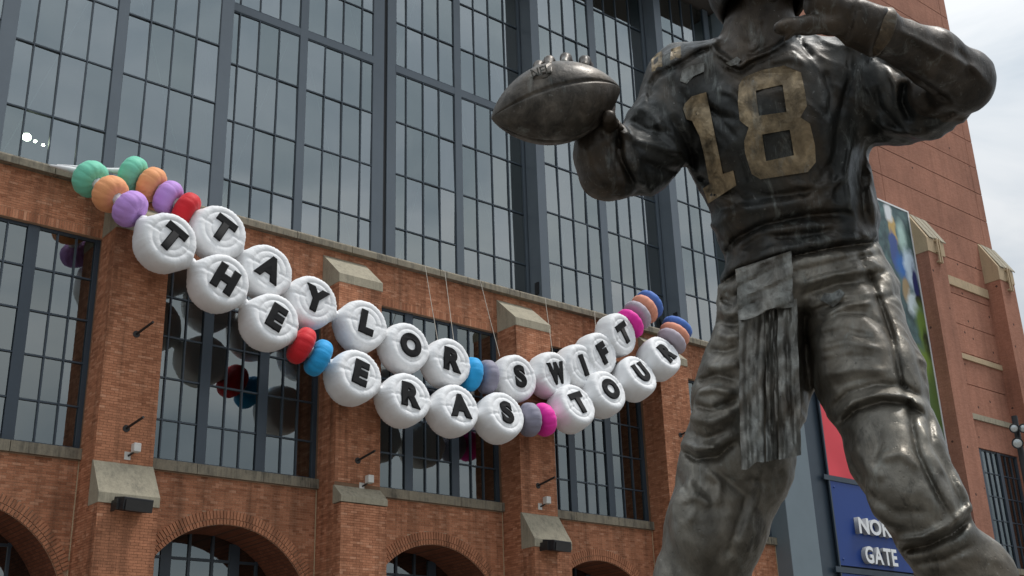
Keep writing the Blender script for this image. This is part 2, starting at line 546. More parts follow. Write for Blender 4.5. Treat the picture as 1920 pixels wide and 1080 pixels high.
# --- bays: arch below, window above
pane_mesh = mesh_with(cube, M['glass_low'])
pane_hi = mesh_with(cube, M['glass'])
stone_mesh = mesh_with(cube, M['ledge'])
vous_o = mesh_with(cube, M['brick'])
ROWS = [13.35, 15.16, 17.02, 18.89, 20.74, 22.6]
def low_window(x0, x1, deep=0.28):
    """three lights of three panes between two heavy mullions, five rows"""
    f = MB(); fr = 0.2; hm = 0.47
    cw = (x1 - x0 - 2 * fr - 2 * hm) / 9
    ys = WY + deep
    heavy = [(x0, x0 + fr)]; edges = []
    x = x0 + fr
    for g in range(3):
        for i in range(3):
            edges.append((x, x + cw)); x += cw
        heavy.append((x, x + (hm if g < 2 else fr))); x += hm
    for a, b in heavy: f.box(a, b, ys - 0.10, ys + 0.16, ROWS[0], ROWS[-1])
    for g in range(3):
        for i in range(2):
            xx = edges[g * 3 + i][1]
            f.box(xx - 0.03, xx + 0.03, ys - 0.07, ys + 0.12, ROWS[0], ROWS[-1])
    for i, z in enumerate(ROWS):
        t = 0.035 if 0 < i < 5 else 0.12
        za, zb = (z - t, z + t) if 0 < i < 5 else ((z, z + 0.14) if i == 0 else (z - 0.13, z))
        f.box(x0 + 0.003, x1 - 0.003, ys - 0.055, ys + 0.11, za, zb)
    wn = part(f, 'window', M['frame'])
    wl = wloc(wn)
    for r in range(5):
        for a, b in edges:
            piece('pane', pane_mesh, wn, ((a + b) / 2, ys + 0.03, (ROWS[r] + ROWS[r + 1]) / 2), (b - a - 0.05, 0.02, ROWS[r + 1] - ROWS[r] - 0.05),
                  (random.gauss(0, 0.003), 0, random.gauss(0, 0.003)), wl)
    cut = [x0 + 0.004, x0 + (x1 - x0) * 0.30, x0 + (x1 - x0) * 0.67, x1 - 0.004]
    for a, b in zip(cut, cut[1:]):
        piece('sill', stone_mesh, wn, ((a + b) / 2, WY + 0.04, 13.13), (b - a - 0.03, 0.5 + random.uniform(-.01, .01), 0.44), None, wl)
    # dark room behind
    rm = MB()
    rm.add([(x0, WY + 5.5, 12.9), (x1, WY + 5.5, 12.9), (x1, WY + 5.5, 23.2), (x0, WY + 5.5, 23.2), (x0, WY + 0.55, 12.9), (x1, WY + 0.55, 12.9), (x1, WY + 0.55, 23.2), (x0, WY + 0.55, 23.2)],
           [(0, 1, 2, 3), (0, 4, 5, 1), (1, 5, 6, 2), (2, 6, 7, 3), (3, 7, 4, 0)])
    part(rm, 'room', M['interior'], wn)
    return wn

AR, AO, AZ = 4.12, 4.74, 6.8
def arch_bay(k, glass=True):
    x1 = XR0 + PITCH * k; x0 = x1 - PITCH + PW
    cx = (x0 + x1) / 2
    wallm = M['mortar_pale'] if k in (0, 1, 2, 3, 4) else M['mortar']
    # wall round the arch
    mb = MB()
    nseg = 40
    for i in range(nseg):
        a0 = math.pi * i / nseg; a1 = math.pi * (i + 1) / nseg
        p0 = (cx + AR * math.cos(a0), AZ + AR * math.sin(a0)); p1 = (cx + AR * math.cos(a1), AZ + AR * math.sin(a1))
        q0 = (max(x0, min(x1, cx + 8 * math.cos(a0))), 12.91); q1 = (max(x0, min(x1, cx + 8 * math.cos(a1))), 12.91)
        mb.add([(p0[0], WY, p0[1]), (p1[0], WY, p1[1]), (q1[0], WY, q1[1]), (q0[0], WY, q0[1])], [(0, 1, 2, 3)])
    # triangles to the wall ends
    mb.add([(x1, WY, AZ), (cx + AR, WY, AZ), (x1, WY, 12.91)], [(0, 1, 2)])
    mb.add([(x0, WY, AZ), (x0, WY, 12.91), (cx - AR, WY, AZ)], [(0, 1, 2)])
    mb.box(x0, cx - AR, WY, WY + 0.4, 0, AZ); mb.box(cx + AR, x1, WY, WY + 0.4, 0, AZ)
    wl_ = part(mb, 'bay_wall', wallm)
    sp_ = part(MB().box(x0 - PW, x1, WY, WY + 0.5, 22.6, 24.9), 'spandrel_wall', wallm)
    f = MB()
    def keep(u, z, ua, ub, za, zb):
        return (z < AZ) or max(math.hypot(ua - cx, za - AZ), math.hypot(ub - cx, za - AZ)) > AO - 0.02
    bricks(f, 'x', WY, x0, x1, 0 if False else 6.8, 12.90, keep=keep)
    raw(f, 'brick_facing', M['brick'], wl_)
    f = MB()
    bricks(f, 'x', WY, x0 - PW, x1, 23.02, 24.87)
    # soldier course over the window
    n = int((x1 - x0) / BH)
    for i in range(n):
        a = x0 + i * (x1 - x0) / n
        o_ = 0.014 + random.uniform(-.004, .004)
        f.add([(a + 0.006, WY - o_, 22.61), (a + 0.105, WY - o_, 22.61), (a + 0.105, WY - o_, 23.0), (a + 0.006, WY - o_, 23.0),
               (a + 0.006, WY + .05, 22.61), (a + 0.105, WY + .05, 22.61), (a + 0.105, WY + .05, 23.0), (a + 0.006, WY + .05, 23.0)],
              [(0, 1, 2, 3), (0, 4, 5, 1), (1, 5, 6, 2), (2, 6, 7, 3), (3, 7, 4, 0)])
    raw(f, 'brick_facing', M['brick'], sp_)
    # the arch: soffit and two rings of upright bricks
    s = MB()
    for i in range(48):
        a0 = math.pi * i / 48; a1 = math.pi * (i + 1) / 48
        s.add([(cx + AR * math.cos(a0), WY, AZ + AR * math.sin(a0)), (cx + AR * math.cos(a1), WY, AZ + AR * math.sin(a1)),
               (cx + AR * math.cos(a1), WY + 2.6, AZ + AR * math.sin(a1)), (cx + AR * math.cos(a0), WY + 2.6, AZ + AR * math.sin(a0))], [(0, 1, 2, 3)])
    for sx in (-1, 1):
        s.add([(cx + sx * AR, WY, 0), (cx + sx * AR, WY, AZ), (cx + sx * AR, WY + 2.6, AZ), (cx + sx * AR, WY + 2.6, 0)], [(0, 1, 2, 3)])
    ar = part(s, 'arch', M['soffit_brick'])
    al = wloc(ar)
    rings = [(AR + 0.005, AR + 0.24, 0.05), (AR + 0.25, AO, 0.035)]
    for ra, rb, proud in rings:
        rm_ = (ra + rb) / 2
        n = int(math.pi * 0.96 * rm_ / 0.155)
        for i in range(n):
            t = math.pi * 0.02 + math.pi * 0.96 * (i + 0.5) / n
            xx = cx + rm_ * math.cos(t); zz = AZ + rm_ * math.sin(t)
            if xx < x0 + 0.05 or xx > x1 - 0.05: continue
            piece('brick', vous_o, ar, (xx, WY + 0.06 - proud - random.uniform(0, .008), zz),
                  (rb - ra - 0.02, 0.16, 0.118), (0, -t, 0), al)
    # glazing set back under the arch
    gy = WY + 2.6
    gf = MB()
    for xx, hw in ((cx - AR + 0.1, 0.1), (cx - 2.72, 0.06), (cx - 1.62, 0.24), (cx - 0.55, 0.06), (cx + 0.55, 0.06), (cx + 1.62, 0.24), (cx + 2.72, 0.06), (cx + AR - 0.1, 0.1)):
        top = AZ + math.sqrt(max(0.05, AR * AR - (xx - cx) ** 2))
        gf.box(xx - hw, xx + hw, gy - 0.08, gy + 0.1, 0, top)
    for zz in (3.0, 6.2, 8.0, 9.8):
        h = AR if zz < AZ else math.sqrt(AR * AR - (zz - AZ) ** 2)
        gf.box(cx - h, cx + h, gy - 0.06, gy + 0.08, zz - 0.06, zz + 0.06)
    gw = part(gf, 'arch_window', M['frame'])
    gl_ = wloc(gw)
    colx = [cx - AR + .1, cx - 2.72, cx - 1.62, cx - .55, cx + .55, cx + 1.62, cx + 2.72, cx + AR - .1]
    rowz = [0.05, 3.0, 6.2, 8.0, 9.8, 10.9]
    for a, b in zip(colx, colx[1:]):
        for za, zb in zip(rowz, rowz[1:]):
            xin = min(abs(a - cx), abs(b - cx)); far = max(abs(a - cx), abs(b - cx))
            ztop = AZ + math.sqrt(max(0, AR * AR - far * far))
            zi = AZ + math.sqrt(max(0, AR * AR - xin * xin)) if a * b > -1e9 else zb
            if za >= zi - 0.1: continue
            m_ = MB()
            n_ = 5; poly = [(a, za)] + [(b, za)]
            for j in range(n_ + 1):
                xx = b + (a - b) * j / n_
                poly.append((xx, max(za + 0.01, min(zb, AZ + math.sqrt(max(0, AR * AR - (xx - cx) ** 2))))))
            m_.prism(poly, gy + 0.0, gy + 0.02)
            part(m_, 'pane', M['glass_low'], gw)
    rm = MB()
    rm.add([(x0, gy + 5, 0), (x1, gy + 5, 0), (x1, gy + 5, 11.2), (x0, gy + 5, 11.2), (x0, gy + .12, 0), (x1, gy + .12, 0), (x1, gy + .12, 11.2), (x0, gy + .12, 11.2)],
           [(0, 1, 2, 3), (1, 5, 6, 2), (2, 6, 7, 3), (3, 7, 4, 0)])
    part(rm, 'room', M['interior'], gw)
    low_window(x0, x1)
    part(MB().box(x1 - 0.055, x1 - 0.012, WY - 0.03, WY + 0.02, 0, 12.9), 'corner_joint', M['tan'], wl_)
for k in range(0, 5): arch_bay(k)

# --- ledge under the tall window, stone by stone
x = -6.0
random.seed(11)
while x < 60:
    wd = random.choice((2.72, 2.72, 3.1))
    b = MB()
    b.prism_x([(WY - 0.34, 24.87), (WY - 0.34, 25.18), (WY - 0.28, 25.27), (WY + 4.0, 25.31), (WY + 4.0, 24.9)], x + 0.012, x + wd - 0.012)
    o = part(b, 'ledge_stone', M['ledge'], None, 0.015)
    x += wd

# --- tall window wall: sliding leaves standing one behind the other
RZ = [25.3, 28.6, 31.94, 35.27, 38.5, 38.95, 41.93, 45.25, 48.6, 52.0]
LEAVES = [  # depth, left end, frame edge, pane edges left half, pane edges right half, right frame end
    (47.4, 0.4, 1.05, [1.05, 2.2, 3.35, 4.5, 5.65], [6.15, 7.3, 8.45, 9.6, 11.4], 12.09),
    (48.5, 11.3, 12.0, [12.0, 13.19, 14.39, 15.6, 16.8], [17.29, 18.45, 19.63, 20.83, 22.06], 22.72),
    (49.65, 22.0, 22.5, [22.5, 23.64, 24.8, 26.0, 27.24], [27.7, 28.86, 30.0, 31.23, 32.0], 32.73),
    (49.65, 32.96, 33.55, [33.55, 34.3, 35.5, 36.66, 37.8], [38.3, 39.4, 40.6, 41.86, 43.0], 43.7),
    (48.5, 43.15, 43.8, [43.8, 44.88, 46.05, 47.2, 48.3], [48.9, 49.95, 51.1, 52.4, 53.6], 54.3),
    (47.4, 53.84, 54.5, [54.5, 55.67, 56.8, 58.0, 59.2], [59.7, 60.9, 62.0, 63.2, 64.3], 65.0)]
for (Y, xl, xf, A, B, xr) in LEAVES:
    f = MB()
    f.box(xl, xf, Y, Y + 1.02, 25.25, 52.2)
    f.box(B[-1], xr, Y, Y + 1.02, 25.25, 52.2)
    f.box(A[-1], B[0], Y - 0.03, Y + 0.5, 25.26, 52.15)
    f.box(xf - .01, B[-1] + .01, Y - 0.02, Y + 0.45, RZ[4], RZ[5])
    leaf = part(f, 'window_leaf', M['frame_light'])
    g = MB()
    for ed in (A, B):
        for xx in ed[1:-1]: g.box(xx - 0.03, xx + 0.03, Y - 0.0, Y + 0.18, 25.28, 52.1)
        for xx in (ed[0], ed[-1]): g.box(xx - 0.03, xx + 0.03, Y + 0.012, Y + 0.16, 25.28, 52.1)
        for i, zz in enumerate(RZ):
            if i in (4, 5):
                g.box(ed[0], ed[-1], Y + 0.013, Y + 0.15, zz - 0.07, zz + 0.07)
            elif 0 < i < len(RZ) - 1:
                g.box(ed[0], ed[-1], Y + 0.008, Y + 0.17, zz - 0.036, zz + 0.036)
    part(g, 'mullion_grid', M['frame'], leaf)
    wl = wloc(leaf)
    for ed in (A, B):
        for a, b in zip(ed, ed[1:]):
            for i, (za, zb) in enumerate(zip(RZ, RZ[1:])):
                if i == 4: continue
                piece('pane', pane_hi, leaf, ((a + b) / 2, Y + 0.09, (za + zb) / 2), (b - a - 0.05, 0.02, zb - za - 0.06),
                      (random.gauss(0, 0.007), 0, random.gauss(0, 0.007)), wl)
    # tie rods behind the glass
    t = MB()
    for ed, sgn in ((A, 1), (B, -1)):
        for z0, z1 in ((25.4, 38.4), (39.0, 51.8)):
            a, b = (ed[0] + .3, ed[-1] - .3) if sgn > 0 else (ed[-1] - .3, ed[0] + .3)
            t.tube([(a, Y + 0.75, z0), (b, Y + 0.75, z1)], 0.035, 6)
    part(t, 'tie_rod', M['brace'], leaf)
s = MB().box(32.74, 32.95, 49.72, 50.6, 25.25, 52.1)
part(s, 'centre_seal', M['seal'])
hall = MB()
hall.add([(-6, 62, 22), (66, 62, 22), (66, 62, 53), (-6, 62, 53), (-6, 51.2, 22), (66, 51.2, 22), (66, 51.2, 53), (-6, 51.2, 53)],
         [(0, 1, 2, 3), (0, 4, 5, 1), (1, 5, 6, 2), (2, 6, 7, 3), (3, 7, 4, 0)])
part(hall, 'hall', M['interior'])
rf = MB().box(-8, 64.4, 45.0, 62, 52.2, 55.5)
part(rf, 'roof_edge', M['roof'], None, 0.05)
# little junction boxes at the foot of two leaves
for xx, yy in ((43.15, 48.9), (53.84, 47.8)):
    part(MB().box(xx - 0.07, xx - 0.002, yy - 0.16, yy + 0.16, 26.5, 27.25), 'junction_box', M['black'])

# --- clad column and the tower
cc = MB().box(60.18, 63.1, 45.75, 50, 0, 52.1)
part(cc, 'clad_column', M['column_metal'], None, 0.03)
ch = MB(); ch.box(63.1, 63.45, 46.0, 47, 0, 52); ch.box(63.62, 63.95, 46.3, 47, 0, 52)
part(ch, 'column_channel', M['frame'])
core = MB().box(64.0, 95.2, 46.98, 78, 25.26, 74)
tower = part(core, 'tower', M['towerbrick'])
# tower face: panel courses with recessed joints
tl = wloc(tower)
zs = [27.8, 30.5, 33.0, 35.68, 38.93, 41.58, 44.24, 46.92, 49.6, 52.28, 54.96, 57.64, 60.32, 63.0, 65.68, 68.36, 71.0, 74.0]
tp = mesh_with(cube, M['towerbrick'])
for za, zb in zip([25.31] + zs, zs):
    for xa, xb in ((64.0, 79.2), (79.2, 94.15), (94.15, 95.35)):
        piece('panel', tp, tower, ((xa + xb) / 2, 46.9 + 0.15, (za + zb) / 2), (xb - xa - 0.05, 0.3, zb - za - 0.07), None, tl)
lowt = MB(); lowt.box(81.98, 84.4, WY, 47.4, 0, 25.3); lowt.box(84.3, 95.35, WY, 47.4, 22.6, 25.25); lowt.box(84.3, 95.35, WY, 47.4, 0, 12.9); lowt.box(92.9, 95.35, WY + .004, 47.4, 12.9, 22.6)
lowt.box(95.0, 95.2, 47.4, 78, 0, 25.25)
part(lowt, 'tower_base', M['towerbrick'])
low_window(84.38, 92.88, 0.22)
for k in (6, 7): pier(k, True)
for (za, zb, mt) in ((36.35, 37.15, 'tan'), (29.9, 30.35, 'tan'), (24.87, 25.33, 'concrete')):
    b = MB().box(84.39, 92.86, WY - 0.14, WY + 0.2, za, zb)
    part(b, 'stone_band', M[mt], None, 0.01)
# gate bay
gb = MB().box(63.95, 82.0, 46.95, 47.6, 0, 25.4)
part(gb, 'gate_bay_wall', M['frame'])
# ------------------------------------------------------------------ lettering
def text_mesh(ch, size, extrude, bevel, offset=0.0, res=6, bres=2, spacing=1.0):
    cu = bpy.data.curves.new('lettering', 'FONT')
    cu.body = ch; cu.size = size; cu.extrude = extrude; cu.bevel_depth = bevel; cu.offset = offset
    cu.align_x = 'CENTER'; cu.align_y = 'CENTER'; cu.resolution_u = res; cu.bevel_resolution = bres
    cu.space_character = spacing
    o = bpy.data.objects.new('lettering', cu); C.objects.link(o)
    dg = bpy.context.evaluated_depsgraph_get()
    m = bpy.data.meshes.new_from_object(o.evaluated_get(dg))
    bpy.data.objects.remove(o)
    xs = [v.co.x for v in m.vertices]; ys = [v.co.y for v in m.vertices]
    cx, cy = (min(xs) + max(xs)) / 2, (min(ys) + max(ys)) / 2
    for v in m.vertices: v.co.x -= cx; v.co.y -= cy
    m.materials.clear()
    return m, (max(xs) - min(xs), max(ys) - min(ys))

# ------------------------------------------------------------------ gate sign and banners
M['sign_blue'] = m_plain('blue sign panel', (0.008, 0.042, 0.215), 0.4, 0, 0.06, 0.4)
M['banner_red'] = m_plain('red banner vinyl', (0.72, 0.055, 0.075), 0.5, 0, 0.08, 0.3)
M['letter_white'] = m_plain('white sign letter', (0.80, 0.81, 0.82), 0.4, 0, 0.04)
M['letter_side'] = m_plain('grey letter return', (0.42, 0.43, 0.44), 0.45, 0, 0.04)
SY = 46.75
sg = empty('gate_sign', (66.4, SY, 8))
tag(sg, 'dark blue gate sign panel with raised white lettering beside the grey column', 'sign')
def spart(mb, name, mat, par, bevel=0):
    o = mb.build(name, mat, par, bevel); o.location = -wloc(par) ; return o
def place(o, par, p):
    o.parent = par; o.location = Vector(p) - wloc(par)
spart(MB().box(66.42, 81.9, SY - 0.06, SY, 12.1, 17.65), 'sign_panel', M['sign_blue'], sg, 0.01)
spart(MB().box(66.42, 81.9, SY - 0.055, SY, 5.9, 11.6), 'sign_panel', M['sign_blue'], sg, 0.01)
fr = MB(); fr.box(65.8, 81.95, SY - 0.12, SY + 0.02, 17.66, 18.0); fr.box(65.8, 81.95, SY - 0.125, SY + 0.02, 11.62, 11.98)
fr.box(66.28, 66.41, SY - 0.1, SY + 0.02, 5.9, 26.2)
spart(fr, 'sign_frame', M['frame'], sg)
bolt = MB(); bolt.lathe([(0, -0.04), (0.07, -0.04), (0.07, 0.02), (0, 0.02)], 10)
bm_ = bolt.mesh('bolt'); bm_.materials.append(M['sign_blue'])
for bx_, bz in ((66.8, 17.25), (66.8, 12.5)):
    o = obj('bolt', bm_, None, sg, None, (math.pi / 2, 0, 0)); o.location = Vector((bx_, SY - 0.08, bz)) - wloc(sg)
def word(txt, x0, z0, h, w):
    """letters one by one on the sign, left end x0, base z0, cap height h"""
    ws = []
    for c_ in txt:
        m, (lw, lh) = text_mesh(c_, 1.0, 0.10, 0.0, 0.028, 4, 0)
        ws.append((c_, m, lw, lh))
    gap = 0.07
    tot = sum(a[2] for a in ws) + gap * (len(ws) - 1)
    kx = w / tot; x = x0
    for c_, m, lw, lh in ws:
        kz = h / lh
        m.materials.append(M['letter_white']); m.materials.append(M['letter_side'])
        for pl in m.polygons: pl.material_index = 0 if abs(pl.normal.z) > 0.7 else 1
        o = obj('letter', m, None, sg, None, (math.pi / 2, 0, 0), (kx, kz, 1.7))
        o.location = Vector((x + lw * kx / 2, SY - 0.24, z0 + h / 2)) - wloc(sg)
        o['label'] = 'raised white letter ' + c_
        x += (lw + gap) * kx
nl = atY(1595, 998, SY - 0.3); nt_ = atY(1597, 967, SY - 0.3)
word('NORTH', 68.55, nl.z + 0.0, nt_.z - nl.z - 0.05, 6.0)
gl0 = atY(1606, 1054, SY - 0.3); gt0 = atY(1603, 1020, SY - 0.3)
word('GATE', 68.85, gl0.z, gt0.z - gl0.z - 0.05, 3.65)

rb = MB()
nx, nz_ = 24, 16
vs = []; fs = []
for j in range(nz_ + 1):
    for i in range(nx + 1):
        X = 66.42 + 6.65 * i / nx; Z = 18.02 + 8.1 * j / nz_
        d = 0.03 * math.sin(X * 1.3 + Z * 1.1) * max(0, 1 - (Z - 18) / 5)
        vs.append((X, SY - 0.04 + d, Z))
for j in range(nz_):
    for i in range(nx):
        a = j * (nx + 1) + i; fs.append((a, a + 1, a + nx + 2, a + nx + 1))
rb.add(vs, fs, True)
vs2 = [(x_, y_ + 0.02, z_) for x_, y_, z_ in vs]
rb.add(vs2, [tuple(reversed(f_)) for f_ in fs], True)
rbo = rb.build('banner', M['banner_red'])
tag(rbo, 'plain red banner stretched above the blue gate sign', 'banner')

# printed banner: blurred stadium colours, no recognisable picture
def m_print():
    m, n, p = mat_new('printed banner')
    g = pos(n)
    sx = N(n, 'ShaderNodeSeparateXYZ'); L(n, g.outputs['Position'], sx.inputs[0])
    nzf = noise(n, g.outputs['Position'], 1.3, 3, 0.5)
    col = mixc(n, ramp_v(n, nzf, 0.35, 0.7), (0.020, 0.050, 0.055), (0.085, 0.16, 0.155))
    blobs = [  # x, z, rx, rz, colour, softness
        (1690, 445, .7, 1.5, (0.42, 0.60, 0.55), 1.0), (1672, 430, .55, 1.6, (0.55, 0.36, 0.10), .5), (1664, 398, .6, .9, (0.75, 0.78, 0.8), .6),
        (1676, 470, .65, 1.8, (0.035, 0.075, 0.26), .4), (1690, 500, .9, 1.3, (0.02, 0.13, 0.42), .8), (1706, 505, .9, 2.1, (0.55, 0.68, 0.80), .7),
        (1717, 540, .4, 1.9, (0.015, 0.03, 0.14), .5), (1699, 545, .6, 1.2, (0.34, 0.24, 0.12), .5), (1712, 570, .9, 1.2, (0.62, 0.72, 0.75), .6),
        (1722, 565, .5, .6, (0.012, 0.012, 0.016), .5), (1728, 610, .9, 2.2, (0.16, 0.26, 0.05), .8), (1738, 650, .5, 1.5, (0.03, 0.045, 0.02), .6), (1735, 690, 1.2, 2.0, (0.22, 0.33, 0.06), .8), (1752, 760, 1.6, 3.2, (0.10, 0.17, 0.045), .8),
        (1600, 500, 3.0, 5.0, (0.03, 0.07, 0.24), .5), (1560, 480, 3.0, 4.0, (0.6, 0.62, 0.65), .5)]
    for px, py, rx, rz, c_, sf in blobs:
        q = atY(px, py, SY)
        dx = math_n(n, 'DIVIDE', math_n(n, 'SUBTRACT', sx.outputs[0], q.x), rx)
        dz = math_n(n, 'DIVIDE', math_n(n, 'SUBTRACT', sx.outputs[2], q.z), rz)
        d = math_n(n, 'SQRT', math_n(n, 'ADD', math_n(n, 'MULTIPLY', dx, dx), math_n(n, 'MULTIPLY', dz, dz)))
        d = math_n(n, 'ADD', d, math_n(n, 'MULTIPLY', math_n(n, 'SUBTRACT', nzf, 0.5), 0.9))
        fac = ramp_v(n, d, 1.0 + sf * .25, 1.0 - sf * .6)
        col = mixc(n, fac, col, c_)
    L(n, col, p.inputs['Base Color']); p.inputs['Roughness'].default_value = 0.4
    return m
pb = MB().prism([(66.45, 26.25), (73.15, 26.25), (73.15, 18.05), (81.78, 18.05), (81.78, 41.45), (66.45, 41.45)], SY - 0.05, SY + 0.1)
pbo = pb.build('printed_banner', m_print())
tag(pbo, 'tall printed banner in blurred teal, blue and white on the tower', 'banner')
bf = MB(); bf.box(81.79, 81.93, SY - 0.09, SY + 0.1, 18.02, 41.6); bf.box(66.3, 81.93, SY - 0.085, SY + 0.1, 41.46, 41.6)
bfo = bf.build('banner_frame', M['letter_white'], pbo)

# ------------------------------------------------------------------ fixtures on the piers
rods = [((255, 627), (297, 607)), ((236, 804), (281, 791)), ((670, 864), (715, 851)), ((1008, 911), (1028, 906)), ((1275, 816), (1281, 813))]
rlab = ['dark metal rod bracket high on the pier left of the second window', 'dark metal rod bracket low on the pier left of the second window',
        'dark metal rod bracket on the pier below the white lettered beads', 'dark metal rod bracket on the pier above the second loudspeaker', 'short dark rod bracket nearest the bronze statue']
for ((ax, ay), (bx_, by)), lb in zip(rods, rlab):
    a = atY(ax, ay, PF + 0.02); 
    b = Vector((a.x + 0.25, PF - 1.05, a.z + 0.28))
    mb = MB().tube([a - b, Vector((0, 0, 0))], 0.055, 10)
    mb.tube([(a - b) + Vector((0, .03, 0)), (a - b) + Vector((0, -.06, 0))], 0.15, 12)
    o = mb.build('rod_bracket', M['rod'], None); o.location = b
    tag(o, lb, 'bracket', 'rod brackets on the piers')
cams = [((240, 855), 'small white security camera above the stone cap, leftmost pier'), ((679, 912), 'small white security camera on the pier below the letter R bead'), ((1013, 950), 'small white security camera above the smaller loudspeaker')]
for (ax, ay), lb in cams:
    a = atY(ax, ay, PF)
    t = empty('security_camera', a); tag(t, lb, 'camera', 'security cameras on the piers')
    MB().box(-.16, .1, -.03, .0, -.16, .16).build('mount_plate', M['white_box'], t)
    MB().tube([(0, 0, 0), (0.05, -.22, .05), (.12, -.25, .12)], .04, 8).build('arm', M['rod'], t)
    MB().box(.02, .32, -.5, -.18, .1, .46).build('housing', M['white_box'], t, 0.03)
spk = [((250, 951), 'black loudspeaker under the stone cap of the leftmost pier'), ((1044, 1027), 'smaller black loudspeaker under the stone cap of the third pier from left')]
for (ax, ay), lb in spk:
    a = atY(ax, ay, PF2 - 0.5)
    t = empty('loudspeaker', a); tag(t, lb, 'loudspeaker', 'loudspeakers under the pier caps')
    mb = MB().prism_x([(-.35, -.22), (-.42, .28), (.38, .40), (.44, -.10)], -.62, .62)
    bd = mb.build('cabinet', M['black'], t, 0.03); bd.rotation_euler = (0, 0, 0.12)
    MB().box(-.56, .56, -.455, -.40, -.17, .24).build('grille', M['rod'], t).rotation_euler = (0.14, 0, 0.12)
    MB().box(-.7, -.62, -.1, .5, -.15, .25).build('bracket', M['rod'], t)

# lamp post at the right edge
fhv = Vector((FWD.x, FWD.y, 0)).normalized(); rhv = Vector((fhv.y, -fhv.x, 0))
def loc3(px, py, wd):                   # the point straight ahead at horizontal distance wd
    r = ray(px, py); return EYE + r * (wd / (r.x * fhv.x + r.y * fhv.y))
pb_ = loc3(1909, 820, 30.0)
post = empty('lamp_post', (pb_.x, pb_.y, 0)); tag(post, 'black lamp post with three round spotlights at the right edge', 'lamp post')
MB().tube([(0, 0, 0), (0, 0, 9.25)], [0.10, 0.075], 12).build('pole', M['black'], post)
M['lens'] = m_plain('clear lamp lens', (0.55, 0.58, 0.58), 0.12, 0.6, 0.3, 40)
for (px, py, rr) in ((1901.5, 803, .105), (1919, 803, .105), (1908, 831, .125)):
    q = loc3(px, py, 29.7) - post.location
    d = (Vector((0, 0, 1.6)) - (post.location + q)).normalized()
    mb = MB(); mb.lathe([(0, -.20), (rr * .7, -.19), (rr * 1.1, -.05), (rr * 1.15, .05), (rr, .05), (rr * .95, .03)], 16)
    s_ = mb.build('spotlight', M['black'], post); s_.location = q; s_.rotation_euler = d.to_track_quat('Z', 'Y').to_euler()
    m2 = MB(); m2.lathe([(0, .045), (rr * .5, .04), (rr * .93, .02)], 16)
    m2.build('lens', M['lens'], s_)
    ar = MB().tube([(0, 0, q.z), (q.x * .6, q.y * .6, q.z), (q.x, q.y, q.z)], .03, 6).build('arm', M['black'], post)

# lit floodlights hanging inside behind the tall window
M['flood'] = m_emit('lit floodlight', (1.0, 0.93, 0.72), 45)
for (px, py, s_, lb) in ((50, 257, .20, 'large bright floodlight glowing behind the glass at far left'), (66, 265, .08, 'middle small floodlight glowing behind the glass at far left'), (81, 272, .07, 'smallest rightmost floodlight glowing behind the glass at far left')):
    q = atY(px, py, 50.6)
    t = empty('floodlight', q); tag(t, lb, 'floodlight', 'floodlights inside the hall')
    MB().lathe([(0, 0), (s_, 0)], 16).build('lamp', M['flood'], t).rotation_euler = (math.radians(90), 0, math.radians(-14))
    MB().lathe([(0, .35), (s_ * .6, .3), (s_ * 1.1, 0), (s_ * 1.1, -.02)], 16).build('reflector', M['rod'], t).rotation_euler = (math.radians(-90), 0, math.radians(-14))
# ------------------------------------------------------------------ the two bead garlands
def m_fabric(name, col, rough=0.62, wr=0.012, tr=0.0, sheen=0.12):
    m, n, p = mat_new(name)
    t = n.nodes.new('ShaderNodeTexCoord')
    f = noise(n, t.outputs['Object'], 2.2, 3, 0.5)
    c = mixc(n, f, tuple(x * 0.93 for x in col), tuple(min(0.95, x * 1.05) for x in col))
    L(n, c, p.inputs['Base Color'])
    p.inputs['Roughness'].default_value = rough
    p.inputs['Sheen Weight'].default_value = sheen
    p.inputs['Specular IOR Level'].default_value = 0.25
    p.inputs['Subsurface Weight'].default_value = tr
    p.inputs['Subsurface Radius'].default_value = (0.3, 0.3, 0.3)
    h = noise(n, scaled(n, t.outputs['Object'], (3.0, 3.0, 1.1)), 1.7, 4, 0.6, 0.8)
    b1 = bump(n, p, h, 0.55, wr * 3)
    bump(n, p, noise(n, t.outputs['Object'], 9, 3, 0.6, 1.2), 0.35, wr, b1)
    return m
FAB = {k: m_fabric(k + ' inflatable fabric', c) for k, c in dict(
    white=(0.87, 0.875, 0.885), mint=(0.20, 0.66, 0.47), orange=(0.92, 0.40, 0.18), purple=(0.56, 0.31, 0.76), red=(0.68, 0.02, 0.03),
    blue=(0.025, 0.38, 0.78), grey=(0.28, 0.27, 0.345), pink=(0.88, 0.035, 0.40), lilac=(0.46, 0.41, 0.47), peach=(0.84, 0.36, 0.24), royal=(0.085, 0.19, 0.56)).items()}
M['letter_black'] = m_fabric('black letter fabric', (0.006, 0.006, 0.007), 0.75, 0.006, 0.0, 0.0)

